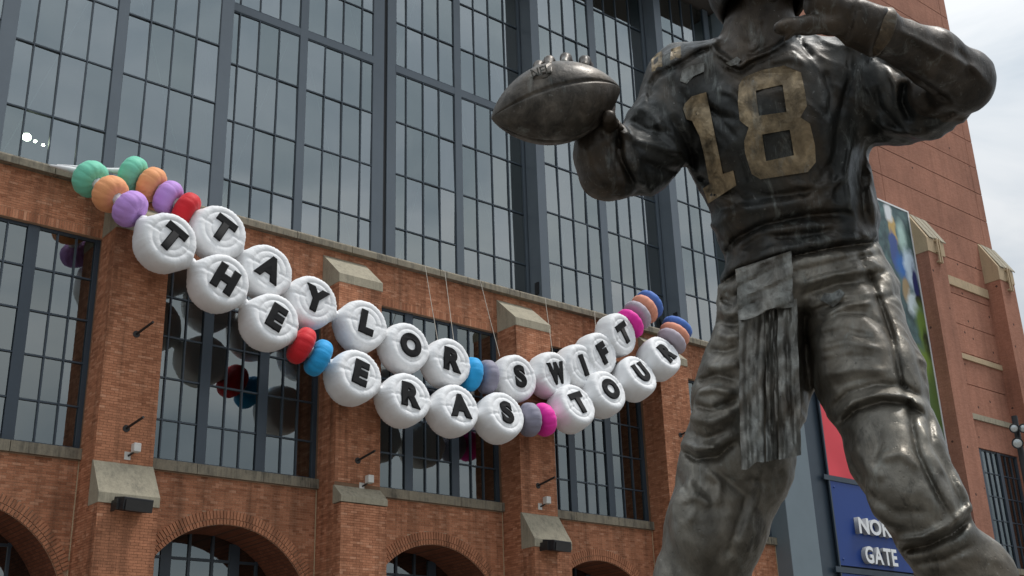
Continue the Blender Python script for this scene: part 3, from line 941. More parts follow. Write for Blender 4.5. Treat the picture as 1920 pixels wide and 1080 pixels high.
RB, HB = 1.21, 0.80
def letter_bead_mesh(seed, depth=HB):
    rnd = random.Random(seed); ph = [rnd.uniform(0, 6.28) for _ in range(6)]
    front = [(0.0, .70), (.12, .70), (.30, .70), (.43, .698), (.50, .682), (.525, .668), (.55, .680), (.63, .694), (.72, .690), (.79, .672), (.815, .655), (.84, .664),
             (.90, .682), (.97, .685), (1.05, .668), (1.12, .62), (1.175, .53), (1.21, .40), (1.232, .24), (1.238, .08)]
    back = [(1.23, -.10), (1.215, -.28), (1.18, -.45), (1.11, -.60), (1.0, -.70), (.85, -.755), (.65, -.78), (.40, -.79), (.2, -.79), (0.0, -.79)]
    k = depth / HB
    prof = [(r, h * k) for r, h in front + back]
    def fn(r, h, t):
        rel = min(1.0, max(0.0, (r - 0.5) / 0.7))
        wr = 0.006 * math.sin(13 * t + ph[0] + math.sin(3 * t)) + 0.005 * math.sin(31 * t + ph[1] + 2 * h) + 0.012 * math.sin(3 * t + ph[2] + h)
        rimw = math.exp(-((r - 1.12) / 0.10) ** 2)
        rr = r * (1 + 0.7 * wr * rel + 0.007 * rimw * math.sin(43 * t + ph[5] + 3 * math.sin(4 * t)))
        hh = h + 0.008 * math.sin(11 * t + ph[3] + 2 * math.sin(2 * t)) * rel + (0.005 + 0.010 * rimw) * math.sin(37 * t + ph[4] + 4 * r + 2 * math.sin(3 * t)) * rel
        # stitched seams running across the face
        for t0_, dp_ in ((0.15, 0.035), (0.15 + math.pi / 2, 0.02)):
            sd = abs(math.sin(t - t0_)) * r
            if r > 0.45 and h > 0: hh -= dp_ * math.exp(-(sd / 0.06) ** 2)
        # drawn in where the neighbours tie on
        tie_ = abs(math.cos(t)) ** 30 * rel * math.exp(-((h + 0.05) / 0.45) ** 2)
        return rr * (1 + 0.17 * tie_), hh
    mb = MB(); mb.lathe(prof, 96, fn)
    return mb.mesh('letter_bead')

def round_bead_mesh(seed, R=0.86, h=0.60, lobes=12):
    rnd = random.Random(seed); p0 = rnd.uniform(0, 6.28)
    prof = []
    for i in range(25):
        a = -math.pi / 2 + math.pi * i / 24
        s_ = math.sin(a); c_ = max(0.0, math.cos(a))
        prof.append((R * (0.16 * (c_ > 0.02) + 0.84 * c_ ** 0.72), h * math.copysign(abs(s_) ** 0.85, s_) - 0.10 * math.copysign(1, s_) * (1 - min(1, c_ / 0.35)) ** 2))
    def fn(r, hh, t):
        q = abs(math.sin((lobes * t + p0) / 2))
        return r * (0.968 + 0.042 * q ** 0.40 + 0.005 * math.sin(19 * t + 7 * hh + math.sin(5 * t))), hh * (0.985 + 0.02 * q)
    mb = MB(); mb.lathe(prof, 88, fn)
    return mb.mesh('bead')
def neck_mesh():
    mb = MB(); mb.lathe([(.20, -.5), (.30, -.36), (.245, -.2), (.27, -.06), (.245, .08), (.29, .24), (.30, .38), (.20, .5)], 24,
                        lambda r, h, t: (r * (1 + .06 * math.sin(9 * t)), h))
    m = mb.mesh('connector'); m.materials.append(FAB['white']); return m
neckm = neck_mesh()
LET = {}
def letter_mesh(ch):
    if ch not in LET:
        m, (lw, lh) = text_mesh(ch, 1.0, 0.035, 0.025, dict(S=0.034, E=0.040, R=0.042, A=0.044, W=0.042).get(ch, 0.052), 8, 3)
        k = 1.20 / lh
        kx = k * 0.98
        if lw * kx > 1.22: kx = 1.22 / lw
        if ch == 'I': kx = k
        for v in m.vertices:
            v.co.x *= kx; v.co.y *= k
            rr = math.hypot(v.co.x, v.co.y)
            v.co.z += 0.012 * math.sin(7 * v.co.x + 5 * v.co.y) - 0.03 * max(0, rr - .35)
        m.materials.append(M['letter_black'])
        for pl in m.polygons: pl.use_smooth = True
        LET[ch] = m
    return LET[ch]

UPPER = (44.55, [('mint', 249, 326), ('orange', 284, 346), ('purple', 315, 371), ('red', 349, 393), ('T', 405, 440, 2, 0), ('A', 493, 512, 2, 0), ('Y', 578, 570, 2, 0),
                 ('L', 674, 614, 4, 0), ('O', 755, 655, 4, 2), ('R', 834, 683, 4, 0), ('blue', 883, 702), ('grey', 913, 707), ('S', 960, 712, 2, 0), ('W', 1028, 705, 0, 4),
                 ('I', 1078, 690, 0, 4), ('F', 1115, 667, 0, 4), ('T', 1153, 630, 0, 6), ('pink', 1181, 607), ('lilac', 1195, 591), ('peach', 1208, 580), ('royal', 1218, 571)])
LOWER = (43.95, [('mint', 170, 336), ('orange', 207, 364), ('purple', 244, 392), ('T', 308, 457, 0, 0), ('H', 408, 533, 0, 0), ('E', 503, 606, 4, 0), ('red', 565, 648), ('blue', 597, 671),
                 ('E', 660, 710, 6, 0), ('R', 754, 752, 8, 0), ('A', 846, 772, 10, 0), ('S', 933, 785, 12, 0), ('grey', 992, 787), ('pink', 1019, 787), ('T', 1069, 768, 16, 0), ('O', 1128, 741, 14, 0),
                 ('U', 1187, 712, 20, 0), ('R', 1234, 674, 20, 0), ('lilac', 1259, 640), ('peach', 1265, 627), ('royal', 1270, 615)])
CNAME = dict(mint='mint green', orange='orange', purple='purple', red='red', blue='sky blue', grey='dusky grey', pink='hot pink', lilac='pale grey', peach='peach', royal='royal blue')
def garland(Y, items, name_label, sd):
    YS = {0: 1.75, 1: 1.0, 2: 0.35} if Y < 44.3 else {0: 1.0, 1: 0.65, 2: 0.35, 3: 0.12}
    pts = [atY(i[1], i[2], Y + YS.get(k_, 0)) for k_, i in enumerate(items)]
    base = pts[0].copy()
    root = empty('bead_garland', base)
    tag(root, name_label, 'garland', 'inflatable bead garlands on the facade')
    n = len(items)
    for i, it in enumerate(items):
        a = pts[max(0, i - 1)]; b = pts[min(n - 1, i + 1)]
        tan = (b - a).normalized()
        ang = math.atan2(tan.z, tan.x)
        if len(it) == 5:
            pitch, yaw = math.radians(it[3]), math.radians(it[4])
            m = letter_bead_mesh(sd * 100 + i, HB * (0.92 if Y > 44.3 else 1.05)); m.materials.append(FAB['white'])
            # local Z = face normal -> -Y of the place, local Y = up
            Rm = Matrix.Rotation(yaw, 4, 'Z') @ Matrix.Rotation(-pitch, 4, 'X') @ Matrix.Rotation(-ang * 0.92, 4, 'Y') @ Matrix.Rotation(math.pi / 2, 4, 'X')
            o = obj('letter_bead', m, None, root); o.matrix_local = Matrix.Translation(pts[i] - base) @ Rm
            o['label'] = 'round white bead with the black letter ' + it[0]
            lm = obj('letter', letter_mesh(it[0]), None, o)
            lm.location = (0, 0, 0.715 * (0.92 if Y > 44.3 else 1.05))
        else:
            R_ = 0.86 if i > 5 else (0.80 if Y < 44.3 else 0.78)
            th = (0.50 if Y < 44.3 else 0.46) if i < 5 else 0.46
            if i >= n - 4: R_, th = 0.92, 0.36
            m = round_bead_mesh(sd * 50 + i, R_, th); m.materials.append(FAB[it[0]])
            q = Vector((tan.x, tan.y - (0.25 if i < 4 else 0.2), tan.z)).to_track_quat('Z', 'Y')
            o = obj('bead', m, None, root); o.matrix_local = Matrix.Translation(pts[i] - base) @ q.to_matrix().to_4x4()
            o['label'] = 'round ' + CNAME[it[0]] + ' bead'
    for i in range(n - 1):
        c_ = (pts[i] + pts[i + 1]) / 2; tan = (pts[i + 1] - pts[i])
        o = obj('connector', neckm, None, root); 
        sc_ = min(1.0, tan.length / 2.2)
        o.matrix_local = Matrix.Translation(c_ - base) @ tan.to_track_quat('Z', 'Y').to_matrix().to_4x4() @ Matrix.Diagonal((1.0, 1.0, sc_, 1))
    return root, pts
gu, pu = garland(*UPPER, 'upper garland of white letter beads with red bead before its first letter', 1)
gd, pd_ = garland(*LOWER, 'lower garland of white letter beads with red and blue beads after three letters', 2)
def strap(pts, rads, root):
    base = root.location
    mb = MB().tube([Vector(p) - base for p in pts], rads, 12)
    o = mb.build('strap', FAB['white'], root)
tie = atY(94, 310, 46.5)
strap([tie, atY(115, 314, 45.9), atY(133, 318, 46.0), pd_[0] + Vector((-.2, 0, .15))], [.04, .09, .13, .20], gd)
strap([tie + Vector((.3, .05, .12)), atY(150, 314, 46.0), atY(205, 319, 45.9), atY(228, 322, 45.7), pu[0] + Vector((-.1, .1, 0))], [.04, .08, .10, .17, .20], gu)
# guy ropes from the ledge to the upper garland
M['rope'] = m_plain('pale guy rope', (0.46, 0.42, 0.36), 0.8)
ropes = [((797, 498), (821, 640), 'the letter O bead'), ((834, 508), (851, 640), 'the letter R bead'), ((900, 524), (937, 668), 'the letter S bead, leftmost of its word'), ((1022, 558), (1036, 660), 'the letter W bead'), ((1115, 585), (1118, 640), 'the letter F bead')]
for (a, b, lb) in ropes:
    A = atY(*a, WY - 0.42); B = atY(*b, 44.5)
    mid = (A + B) / 2 + Vector((0, 0, -0.06))
    o = MB().tube([A - A, mid - A, B - A], 0.016, 6).build('guy_rope', M['rope']); o.location = A
    tag(o, 'thin pale guy rope from the ledge to ' + lb, 'rope', 'guy ropes holding the garland')
# ------------------------------------------------------------------ the bronze statue
FH = np.array(fhv); RH = np.array(rhv)
fw, rt, upv = np.array(FWD), np.array(RIGHT), np.array(UP)
def SL(px, py, wd):
    """a point of the figure in its own frame: across, away from the viewer's side, height; last = metres per modelling unit"""
    r = fw + rt * (px - 960) / FPX + upv * (540 - py) / FPX
    t = wd / (r @ FH); p = r * t
    return np.array([p @ RH, wd, p[2] + 1.6]), t / FPX
VOX = 0.0078
LO = np.array([-0.10, 3.15, 1.34]); HI = np.array([2.12, 5.20, 4.98])
DIM = np.ceil((HI - LO) / VOX).astype(int)
F = np.full(DIM, 1.0, np.float32)
AX = [LO[i] + VOX * np.arange(DIM[i]) for i in range(3)]
def sub(lo, hi):
    s = []
    for i in range(3):
        a = max(0, int((lo[i] - LO[i]) / VOX)); b = min(DIM[i], int((hi[i] - LO[i]) / VOX) + 2)
        if b <= a: return None, None
        s.append(slice(a, b))
    g = [AX[i][s[i]].astype(np.float32) for i in range(3)]
    return tuple(s), (g[0][:, None, None], g[1][None, :, None], g[2][None, None, :])
def smin(s, d, k):
    f = F[s]
    if k <= 0:
        np.minimum(f, d, out=f)
    else:
        h = np.maximum(k - np.abs(f - d), 0) / k
        F[s] = np.minimum(f, d) - h * h * k * 0.25
def cone3(A, ra, B, rb, k=0.03):
    m = max(ra, rb) + k + 0.05
    s, g = sub(np.minimum(A, B) - m, np.maximum(A, B) + m)
    if s is None: return
    d = B - A; q = float(d @ d) + 1e-9
    x, y, z = g[0] - A[0], g[1] - A[1], g[2] - A[2]
    h = np.clip((x * d[0] + y * d[1] + z * d[2]) / q, 0, 1).astype(np.float32)
    dist = np.sqrt((x - h * d[0]) ** 2 + (y - h * d[1]) ** 2 + (z - h * d[2]) ** 2) - (ra + (rb - ra) * h)
    smin(s, dist.astype(np.float32), k)
def limb(pts, k=0.03):
    q = [SL(*p[:3]) for p in pts]
    for i in range(len(pts) - 1):
        cone3(q[i][0], pts[i][3] * q[i][1], q[i + 1][0], pts[i + 1][3] * q[i + 1][1], k)
def ell(px, py, wd, ra, rb, rz, roll=0.0, k=0.08):
    c, u = SL(px, py, wd)
    m = max(ra, rb, rz) + k + 0.05
    s, g = sub(c - m, c + m)
    x, y, z = g[0] - c[0], g[1] - c[1], g[2] - c[2]
    cr_, sr = math.cos(roll), math.sin(roll)
    x2 = x * cr_ + z * sr; z2 = -x * sr + z * cr_
    k0 = np.sqrt((x2 / ra) ** 2 + (y / rb) ** 2 + (z2 / rz) ** 2)
    k1 = np.sqrt((x2 / ra ** 2) ** 2 + (y / rb ** 2) ** 2 + (z2 / rz ** 2) ** 2) + 1e-6
    smin(s, (k0 * (k0 - 1) / k1).astype(np.float32), k)

# trunk
ell(1452, 250, 4.22, 0.375, 0.285, 0.36, 0.12, 0.05)
ell(1490, 405, 4.28, 0.325, 0.255, 0.30, 0.05, 0.10)
ell(1512, 545, 4.33, 0.335, 0.285, 0.24, 0.10, 0.08)
limb([(1292, 160, 4.22, 80), (1440, 165, 4.20, 92), (1605, 155, 4.15, 82)], 0.10)
limb([(1420, 135, 4.14, 84), (1424, 60, 4.10, 62), (1426, -40, 4.06, 60)], 0.05)
ell(1426, -102, 4.03, 0.165, 0.20, 0.22, 0, 0.04)
limb([(1420, -75, 3.97, 56), (1415, -48, 3.90, 40)], 0.05)
# arm with the ball
limb([(1275, 172, 4.20, 72), (1240, 252, 4.17, 66), (1206, 302, 4.13, 56)], 0.05)
limb([(1235, 300, 4.14, 42), (1213, 348, 4.12, 14)], 0.05)
limb([(1212, 300, 4.14, 55), (1140, 322, 4.02, 50)], 0.04)
limb([(1137, 321, 4.02, 52), (1123, 285, 3.99, 45), (1120, 244, 3.97, 37)], 0.04)
limb([(1120, 244, 3.97, 38), (1105, 195, 4.03, 44), (1085, 168, 4.06, 34)], 0.03)
for tx, ty in ((1009, 122), (1030, 113), (1060, 108), (1096, 113)):
    limb([(tx * .6 + 434, 160, 4.05, 15), (tx + 5, ty + 12, 3.97, 11), (tx + 2, ty + 1, 3.88, 9.5), (tx, ty + 1, 3.83, 10), (tx - 1, ty + 11, 3.79, 9)], 0.006)
limb([(1128, 238, 3.96, 18), (1143, 232, 3.88, 15), (1141, 219, 3.82, 13)], 0.012)
# bent arm across the face
limb([(1610, 172, 4.12, 90), (1690, 188, 4.02, 78), (1745, 195, 3.93, 62)], 0.06)
limb([(1745, 200, 3.92, 55), (1790, 205, 3.86, 20)], 0.05)
limb([(1720, 180, 3.95, 60), (1803, 154, 3.76, 57)], 0.04)
limb([(1804, 152, 3.75, 57), (1748, 108, 3.62, 51), (1652, 62, 3.50, 38)], 0.035)
limb([(1650, 61, 3.50, 44), (1612, 46, 3.47, 42)], 0.006)
limb([(1640, 60, 3.50, 37), (1595, 36, 3.46, 33), (1540, 8, 3.42, 34)], 0.03)
limb([(1575, 46, 3.45, 22), (1515, 47, 3.40, 17), (1478, 50, 3.37, 16), (1463, 53, 3.36, 12)], 0.02)
for (ox, oy, ow) in ((0, 0, 0), (8, -24, .03), (14, -46, .06), (18, -66, .10)):
    limb([(1550 + ox, -6 + oy * .7, 3.42 + ow, 17), (1505 + ox, -22 + oy, 3.37 + ow, 15), (1468 + ox, -20 + oy, 3.36 + ow, 13.5), (1448 + ox, -6 + oy, 3.39 + ow, 12)], 0.010)
# legs
FLOOR_Z = 1.36
limb([(1586, 590, 4.26, 104), (1632, 715, 4.11, 94), (1680, 850, 3.98, 79), (1728, 942, 3.92, 71), (1752, 1012, 3.96, 66)], 0.07)
q, u = SL(1757, 1012, 3.96); q2, u2 = SL(1812, 1092, 4.05)
cone3(q, 66 * u, q2, 84 * u2, 0.03)
ankl = np.array([1.60, 4.30, 1.52])
cone3(q2, 84 * u2, ankl, 0.075, 0.05)
cone3(ankl, 0.085, np.array([1.60, 4.36, 1.44]), 0.085, 0.04); cone3(ankl + [0, 0, -.06], 0.085, np.array([1.52, 4.00, 1.425]), 0.07, 0.04); cone3(np.array([1.52, 4.0, 1.425]), 0.075, np.array([1.49, 3.88, 1.415]), 0.06, 0.04)
limb([(1438, 590, 4.33, 88), (1408, 735, 4.35, 97), (1380, 870, 4.40, 98), (1342, 985, 4.42, 86), (1318, 1085, 4.50, 77)], 0.07)
q, u = SL(1312, 1085, 4.50)
ankr = np.array([0.60, 4.86, 1.54])
cone3(q, 82 * u, ankr, 0.075, 0.05)
cone3(ankr, 0.085, ankr + [.02, .06, -.09], 0.085, 0.04); cone3(ankr + [0, 0, -.07], 0.085, np.array([0.50, 4.60, 1.425]), 0.07, 0.04); cone3(np.array([0.50, 4.60, 1.425]), 0.075, np.array([0.46, 4.50, 1.415]), 0.06, 0.04)
# pads pressed through the cloth
ell(1598, 655, 4.05, 0.115, 0.06, 0.15, -0.25, 0.05)
ell(1342, 790, 4.22, 0.085, 0.06, 0.12, 0.2, 0.05)
ell(1690, 900, 3.86, 0.10, 0.07, 0.15, -0.5, 0.06)
ell(1310, 985, 4.30, 0.09, 0.07, 0.15, 0.25, 0.06)

# cloth folds, seams and creases worked into the surface
band = np.argwhere(np.abs(F) < 0.055)
ii, jj, kk = band[:, 0], band[:, 1], band[:, 2]
ca = LO[0] + VOX * ii; cb = LO[1] + VOX * jj; cz = LO[2] + VOX * kk - 1.6
P3 = ca[:, None] * RH[None] + cb[:, None] * FH[None]; P3[:, 2] = cz
dep = P3 @ fw
U = 960 + FPX * (P3 @ rt) / dep; V = 540 - FPX * (P3 @ upv) / dep
def gsafe(i, j, k): return F[np.clip(i, 0, DIM[0] - 1), np.clip(j, 0, DIM[1] - 1), np.clip(k, 0, DIM[2] - 1)]
gx = gsafe(ii + 1, jj, kk) - gsafe(ii - 1, jj, kk); gy = gsafe(ii, jj + 1, kk) - gsafe(ii, jj - 1, kk); gz = gsafe(ii, jj, kk + 1) - gsafe(ii, jj, kk - 1)
gn = np.sqrt(gx * gx + gy * gy + gz * gz) + 1e-6
vd = P3 / np.linalg.norm(P3, axis=1)[:, None]
face = -((gx / gn) * (vd @ RH) + (gy / gn) * (vd @ FH) + (gz / gn) * vd[:, 2])
FW_ = np.clip(face * 2.5 + 0.15, 0, 1)
disp = np.zeros(len(U))
def vnoise(p, seed):
    rng = np.random.default_rng(seed); T = rng.random((32, 32, 32)).astype(np.float32)
    f0 = np.floor(p).astype(int); fr = p - f0; fr = fr * fr * (3 - 2 * fr)
    o = 0
    for a in (0, 1):
        wa = fr[:, 0] if a else 1 - fr[:, 0]
        for b in (0, 1):
            wb = fr[:, 1] if b else 1 - fr[:, 1]
            for c_ in (0, 1):
                wc = fr[:, 2] if c_ else 1 - fr[:, 2]
                o = o + wa * wb * wc * T[(f0[:, 0] + a) % 32, (f0[:, 1] + b) % 32, (f0[:, 2] + c_) % 32]
    return o * 2 - 1
LP = np.stack([ca, cb, cz], 1)
wp = np.stack([vnoise(LP * 5, 1), vnoise(LP * 5, 2), vnoise(LP * 5, 3)], 1)
HEMX, HEMY = [1330, 1390, 1480, 1560, 1670], [545, 507, 481, 464, 449]
isarm = ((U > 1585) & (V < 480) & (cb < 3.84)) | (cb < 3.6) | ((U < 1160) & (V < 480)) | ((V < 95) & (U > 1345) & (U < 1500))
cloth = np.where(isarm, 0.25, 1.0)
disp += cloth * 0.006 * vnoise(LP * 6 + wp * .6, 4)
def ridged(p, seed): return (1 - np.abs(vnoise(p, seed))) ** 3
pants = V > np.interp(U, HEMX, HEMY)
# jersey folds run down and across the trunk, trouser folds run round the leg
fj = ridged(np.stack([ca * 9 + cz * 3, cb * 7, cz * 4 - ca * 1.5], 1) + wp * .7, 5)
fp = ridged(np.stack([ca * 4 - cz * 2, cb * 4, cz * 11 + ca * 3], 1) + wp * .6, 7)
lowleg = np.clip((V - 760) / 60, 0, 1)
disp += cloth * np.where(pants, 0.009 * (fp - .35) * (1 - 0.72 * lowleg), 0.0095 * (fj - .35))
fj2 = ridged(np.stack([ca * 17 + cz * 9, cb * 14, cz * 8], 1) + wp * 1.1, 8)
disp += cloth * 0.0045 * (fj2 - .35) * (1 - 0.4 * lowleg)
disp += 0.0022 * vnoise(LP * 30 + wp, 6)
def stroke(pts, amp, sig, front=True):
    xs = [p[0] for p in pts]; ys = [p[1] for p in pts]
    m = 3.2 * sig
    msk = (U > min(xs) - m) & (U < max(xs) + m) & (V > min(ys) - m) & (V < max(ys) + m)
    idx = np.nonzero(msk)[0]
    if len(idx) == 0: return
    u, v = U[idx], V[idx]; best = np.full(len(idx), 1e9)
    L_ = 0; tot = sum(math.dist(pts[i], pts[i + 1]) for i in range(len(pts) - 1)); tt = np.zeros(len(idx))
    for i in range(len(pts) - 1):
        ax, ay = pts[i]; bx2, by2 = pts[i + 1]; dx, dy = bx2 - ax, by2 - ay; l2 = dx * dx + dy * dy + 1e-9
        h = np.clip(((u - ax) * dx + (v - ay) * dy) / l2, 0, 1)
        d = np.hypot(u - ax - h * dx, v - ay - h * dy)
        up_ = d < best
        tt = np.where(up_, (L_ + h * math.sqrt(l2)) / tot, tt); best = np.minimum(best, d); L_ += math.sqrt(l2)
    tap = np.clip(np.minimum(tt, 1 - tt) * 6 + 0.15, 0, 1)
    g = amp * (np.exp(-(best / sig) ** 2) if amp > 0 else 1.9 * np.exp(-np.sqrt(best * best + 12.0) / (0.85 * sig))) * tap
    if front: g = g * FW_[idx]
    disp[idx] += g
STROKES = [
    # jersey hem, belt and waist folds
    ([(1340, 540), (1390, 507), (1480, 481), (1560, 464), (1662, 450)], -0.030, 6), ([(1345, 515), (1400, 488), (1480, 466), (1560, 449), (1655, 437)], 0.012, 12),
    ([(1365, 560), (1430, 528), (1500, 507), (1580, 488), (1665, 474)], -0.016, 5),
    ([(1352, 485), (1380, 448), (1432, 421), (1510, 404), (1592, 397)], -0.024, 8), ([(1365, 470), (1420, 437), (1500, 425), (1590, 420)], 0.014, 10),
    ([(1385, 470), (1430, 440), (1500, 445), (1570, 430)], -0.010, 7), ([(1330, 430), (1370, 400), (1450, 385), (1530, 375)], 0.010, 10), ([(1330, 400), (1400, 375), (1500, 362)], -0.008, 9),
    ([(1592, 395), (1605, 420), (1615, 450)], -0.014, 5),
    # trunk side folds
    ([(1600, 255), (1588, 320), (1596, 390), (1610, 440)], 0.016, 9), ([(1575, 240), (1560, 310), (1570, 380)], -0.012, 9), ([(1622, 270), (1612, 340), (1622, 420)], -0.014, 8), ([(1640, 285), (1632, 350), (1642, 430)], 0.012, 8),
    ([(1592, 85), (1592, 150), (1575, 210), (1560, 280)], -0.012, 7), ([(1545, 180), (1555, 240), (1550, 310)], 0.009, 9),
    # collar, yoke and shoulder seams
    ([(1333, 82), (1345, 100), (1372, 118), (1388, 124), (1402, 112), (1440, 96), (1470, 78), (1488, 58)], 0.016, 6), ([(1330, 92), (1362, 122), (1388, 134), (1410, 120), (1450, 104)], -0.012, 4),
    ([(1486, 62), (1505, 85), (1524, 110)], -0.014, 4), ([(1400, 108), (1430, 92), (1470, 78)], -0.012, 5), ([(1410, 100), (1425, 70), (1432, 40)], 0.010, 6),
    ([(1215, 205), (1219, 160), (1232, 140), (1262, 126), (1288, 112), (1315, 96), (1348, 86)], -0.018, 4), ([(1236, 92), (1243, 132)], -0.010, 3.5), ([(1277, 76), (1279, 114)], -0.012, 3.5),
    ([(1258, 170), (1265, 145), (1285, 112)], -0.010, 4), ([(1440, 115), (1480, 108), (1510, 118)], 0.008, 8), ([(1300, 190), (1345, 215), (1380, 225)], -0.012, 7), ([(1275, 150), (1300, 190), (1310, 230)], 0.012, 10),
    # sleeve of the ball arm
    ([(1165, 235), (1190, 262), (1240, 275), (1280, 290)], 0.014, 9), ([(1180, 225), (1215, 245), (1262, 250)], -0.012, 8), ([(1200, 300), (1240, 318), (1285, 325)], -0.016, 9), ([(1225, 210), (1245, 250), (1290, 300), (1310, 360)], 0.012, 9),
    ([(1255, 215), (1285, 265), (1305, 320)], -0.014, 8), ([(1160, 250), (1165, 300), (1190, 345)], -0.022, 8), ([(1100, 270), (1110, 310), (1135, 350)], 0.008, 8), ([(1135, 265), (1148, 300), (1165, 340)], -0.010, 7),
    # bent arm
    ([(1664, 22), (1650, 60), (1636, 104)], -0.018, 4), ([(1604, 8), (1597, 42), (1588, 72)], -0.010, 4), ([(1680, 55), (1760, 95), (1830, 130), (1858, 165)], 0.010, 8), ([(1690, 70), (1760, 125), (1820, 150)], -0.008, 7),
    ([(1650, 108), (1700, 135), (1750, 168), (1790, 192)], -0.020, 7), ([(1790, 90), (1815, 120), (1818, 150)], -0.010, 6), ([(1700, 150), (1690, 190), (1710, 230)], -0.024, 8), ([(1660, 120), (1680, 160), (1682, 210)], 0.012, 8),
    ([(1640, 160), (1650, 200), (1690, 245)], -0.014, 8), ([(1715, 225), (1760, 222), (1800, 205)], -0.012, 7), ([(1645, 235), (1690, 250), (1735, 252)], 0.010, 7),
    # pants: stripe seams, thigh pad, band, hem
    ([(1603, 455), (1640, 540), (1670, 620), (1690, 715), (1706, 752), (1711, 800), (1722, 855), (1762, 935), (1802, 1000)], -0.022, 6), ([(1655, 455), (1695, 560), (1726, 690), (1742, 760), (1746, 830), (1785, 900), (1826, 985)], -0.020, 6),
    ([(1520, 640), (1535, 608), (1570, 588), (1620, 588), (1655, 612), (1680, 650)], -0.013, 6), ([(1520, 650), (1530, 700), (1555, 750)], -0.012, 7),
    ([(1556, 768), (1590, 738), (1640, 722), (1690, 722), (1738, 752)], -0.022, 6), ([(1562, 785), (1600, 752), (1650, 738), (1700, 742), (1740, 770)], 0.016, 8), ([(1568, 800), (1606, 768), (1655, 752), (1705, 757), (1740, 785)], -0.022, 6),
    ([(1525, 632), (1580, 618), (1640, 632)], -0.008, 6), ([(1525, 655), (1590, 640), (1660, 655)], 0.008, 7), ([(1530, 680), (1590, 668), (1650, 672)], -0.009, 6), ([(1540, 706), (1600, 692), (1672, 694)], 0.008, 7), ([(1550, 728), (1610, 712), (1660, 708)], -0.008, 6),
    ([(1498, 535), (1560, 515), (1640, 503)], 0.014, 8), ([(1500, 555), (1570, 533), (1655, 522)], -0.018, 7), ([(1510, 580), (1580, 556), (1665, 548)], 0.010, 8), ([(1500, 600), (1540, 575), (1590, 566)], -0.012, 7),
    ([(1512, 560), (1508, 620), (1520, 700), (1545, 780)], -0.030, 12),
    ([(1600, 830), (1620, 870), (1660, 900)], 0.012, 12), ([(1640, 860), (1690, 850), (1730, 880)], 0.010, 10), ([(1620, 920), (1680, 960), (1740, 960)], -0.010, 14), ([(1760, 880), (1790, 930), (1812, 975)], -0.010, 6),
    ([(1686, 1032), (1735, 1024), (1785, 1000), (1832, 962)], -0.034, 7), ([(1678, 1015), (1730, 1008), (1780, 984), (1825, 945)], 0.016, 8), ([(1700, 1060), (1770, 1050), (1830, 1020)], -0.012, 7),
    # rear leg wrinkles
    ([(1305, 716), (1345, 704), (1385, 714)], -0.018, 6), ([(1300, 735), (1340, 728), (1380, 738)], 0.014, 8), ([(1295, 757), (1335, 768), (1385, 748)], -0.020, 6), ([(1288, 782), (1330, 792), (1378, 775)], 0.014, 9),
    ([(1282, 806), (1325, 822), (1372, 805)], -0.014, 6), ([(1277, 842), (1305, 860), (1345, 856), (1378, 826)], -0.030, 6), ([(1275, 828), (1305, 842), (1350, 838)], 0.018, 9),
    ([(1350, 560), (1380, 572)], -0.02, 6), ([(1338, 600), (1375, 610), (1395, 604)], -0.020, 7), ([(1340, 625), (1365, 632), (1390, 628)], 0.014, 8), ([(1325, 655), (1360, 660), (1390, 650)], -0.018, 7), ([(1318, 685), (1350, 688), (1390, 680)], 0.012, 9),
    ([(1262, 880), (1285, 920), (1300, 960)], -0.010, 8), ([(1275, 940), (1310, 930), (1335, 950)], 0.012, 10), ([(1340, 880), (1400, 930), (1380, 1000), (1350, 1060)], -0.012, 14), ([(1425, 870), (1420, 940), (1385, 1020)], 0.008, 12)]
STEPS = [([(1340, 540), (1390, 507), (1480, 481), (1560, 464), (1662, 450)], 0.018, 26, -1), ([(1365, 560), (1430, 528), (1500, 507), (1580, 488), (1665, 474)], 0.008, 10, -1),
    ([(1686, 1032), (1735, 1024), (1785, 1000), (1832, 962)], 0.022, 24, -1), ([(1556, 768), (1590, 738), (1640, 722), (1690, 722), (1738, 752)], 0.012, 12, 1),
    ([(1568, 800), (1606, 768), (1655, 752), (1705, 757), (1740, 785)], 0.014, 12, -1), ([(1160, 238), (1163, 290), (1185, 335), (1216, 366)], 0.026, 34, -1),
    ([(1666, 18), (1652, 60), (1637, 106)], 0.016, 26, 1), ([(1605, 2), (1598, 42), (1588, 76)], 0.014, 26, -1),
    ([(1333, 82), (1345, 100), (1372, 118), (1388, 124), (1402, 112), (1440, 96), (1470, 78), (1488, 58)], 0.014, 9, 1), ([(1277, 842), (1305, 860), (1345, 856), (1378, 826)], 0.022, 28, -1),
    ([(1352, 485), (1380, 448), (1432, 421), (1510, 404), (1592, 397)], 0.020, 22, -1), ([(1215, 205), (1219, 160), (1232, 140), (1262, 126), (1288, 112), (1315, 96), (1348, 86)], 0.012, 20, -1),
    ([(1603, 455), (1640, 540), (1670, 620), (1690, 715), (1706, 752), (1711, 800), (1722, 855), (1762, 935), (1802, 1000)], 0.008, 12, -1), ([(1655, 455), (1695, 560), (1726, 690), (1742, 760), (1746, 830), (1785, 900), (1826, 985)], 0.008, 12, 1),
    ([(1520, 640), (1535, 608), (1570, 588), (1620, 588), (1655, 612), (1680, 650)], 0.010, 18, 1), ([(1650, 108), (1700, 135), (1750, 168), (1790, 192)], 0.016, 20, -1),
    ([(1592, 85), (1592, 150), (1575, 210), (1560, 280)], 0.010, 16, 1), ([(1645, 238), (1690, 256), (1735, 259), (1790, 222)], 0.014, 20, -1)]
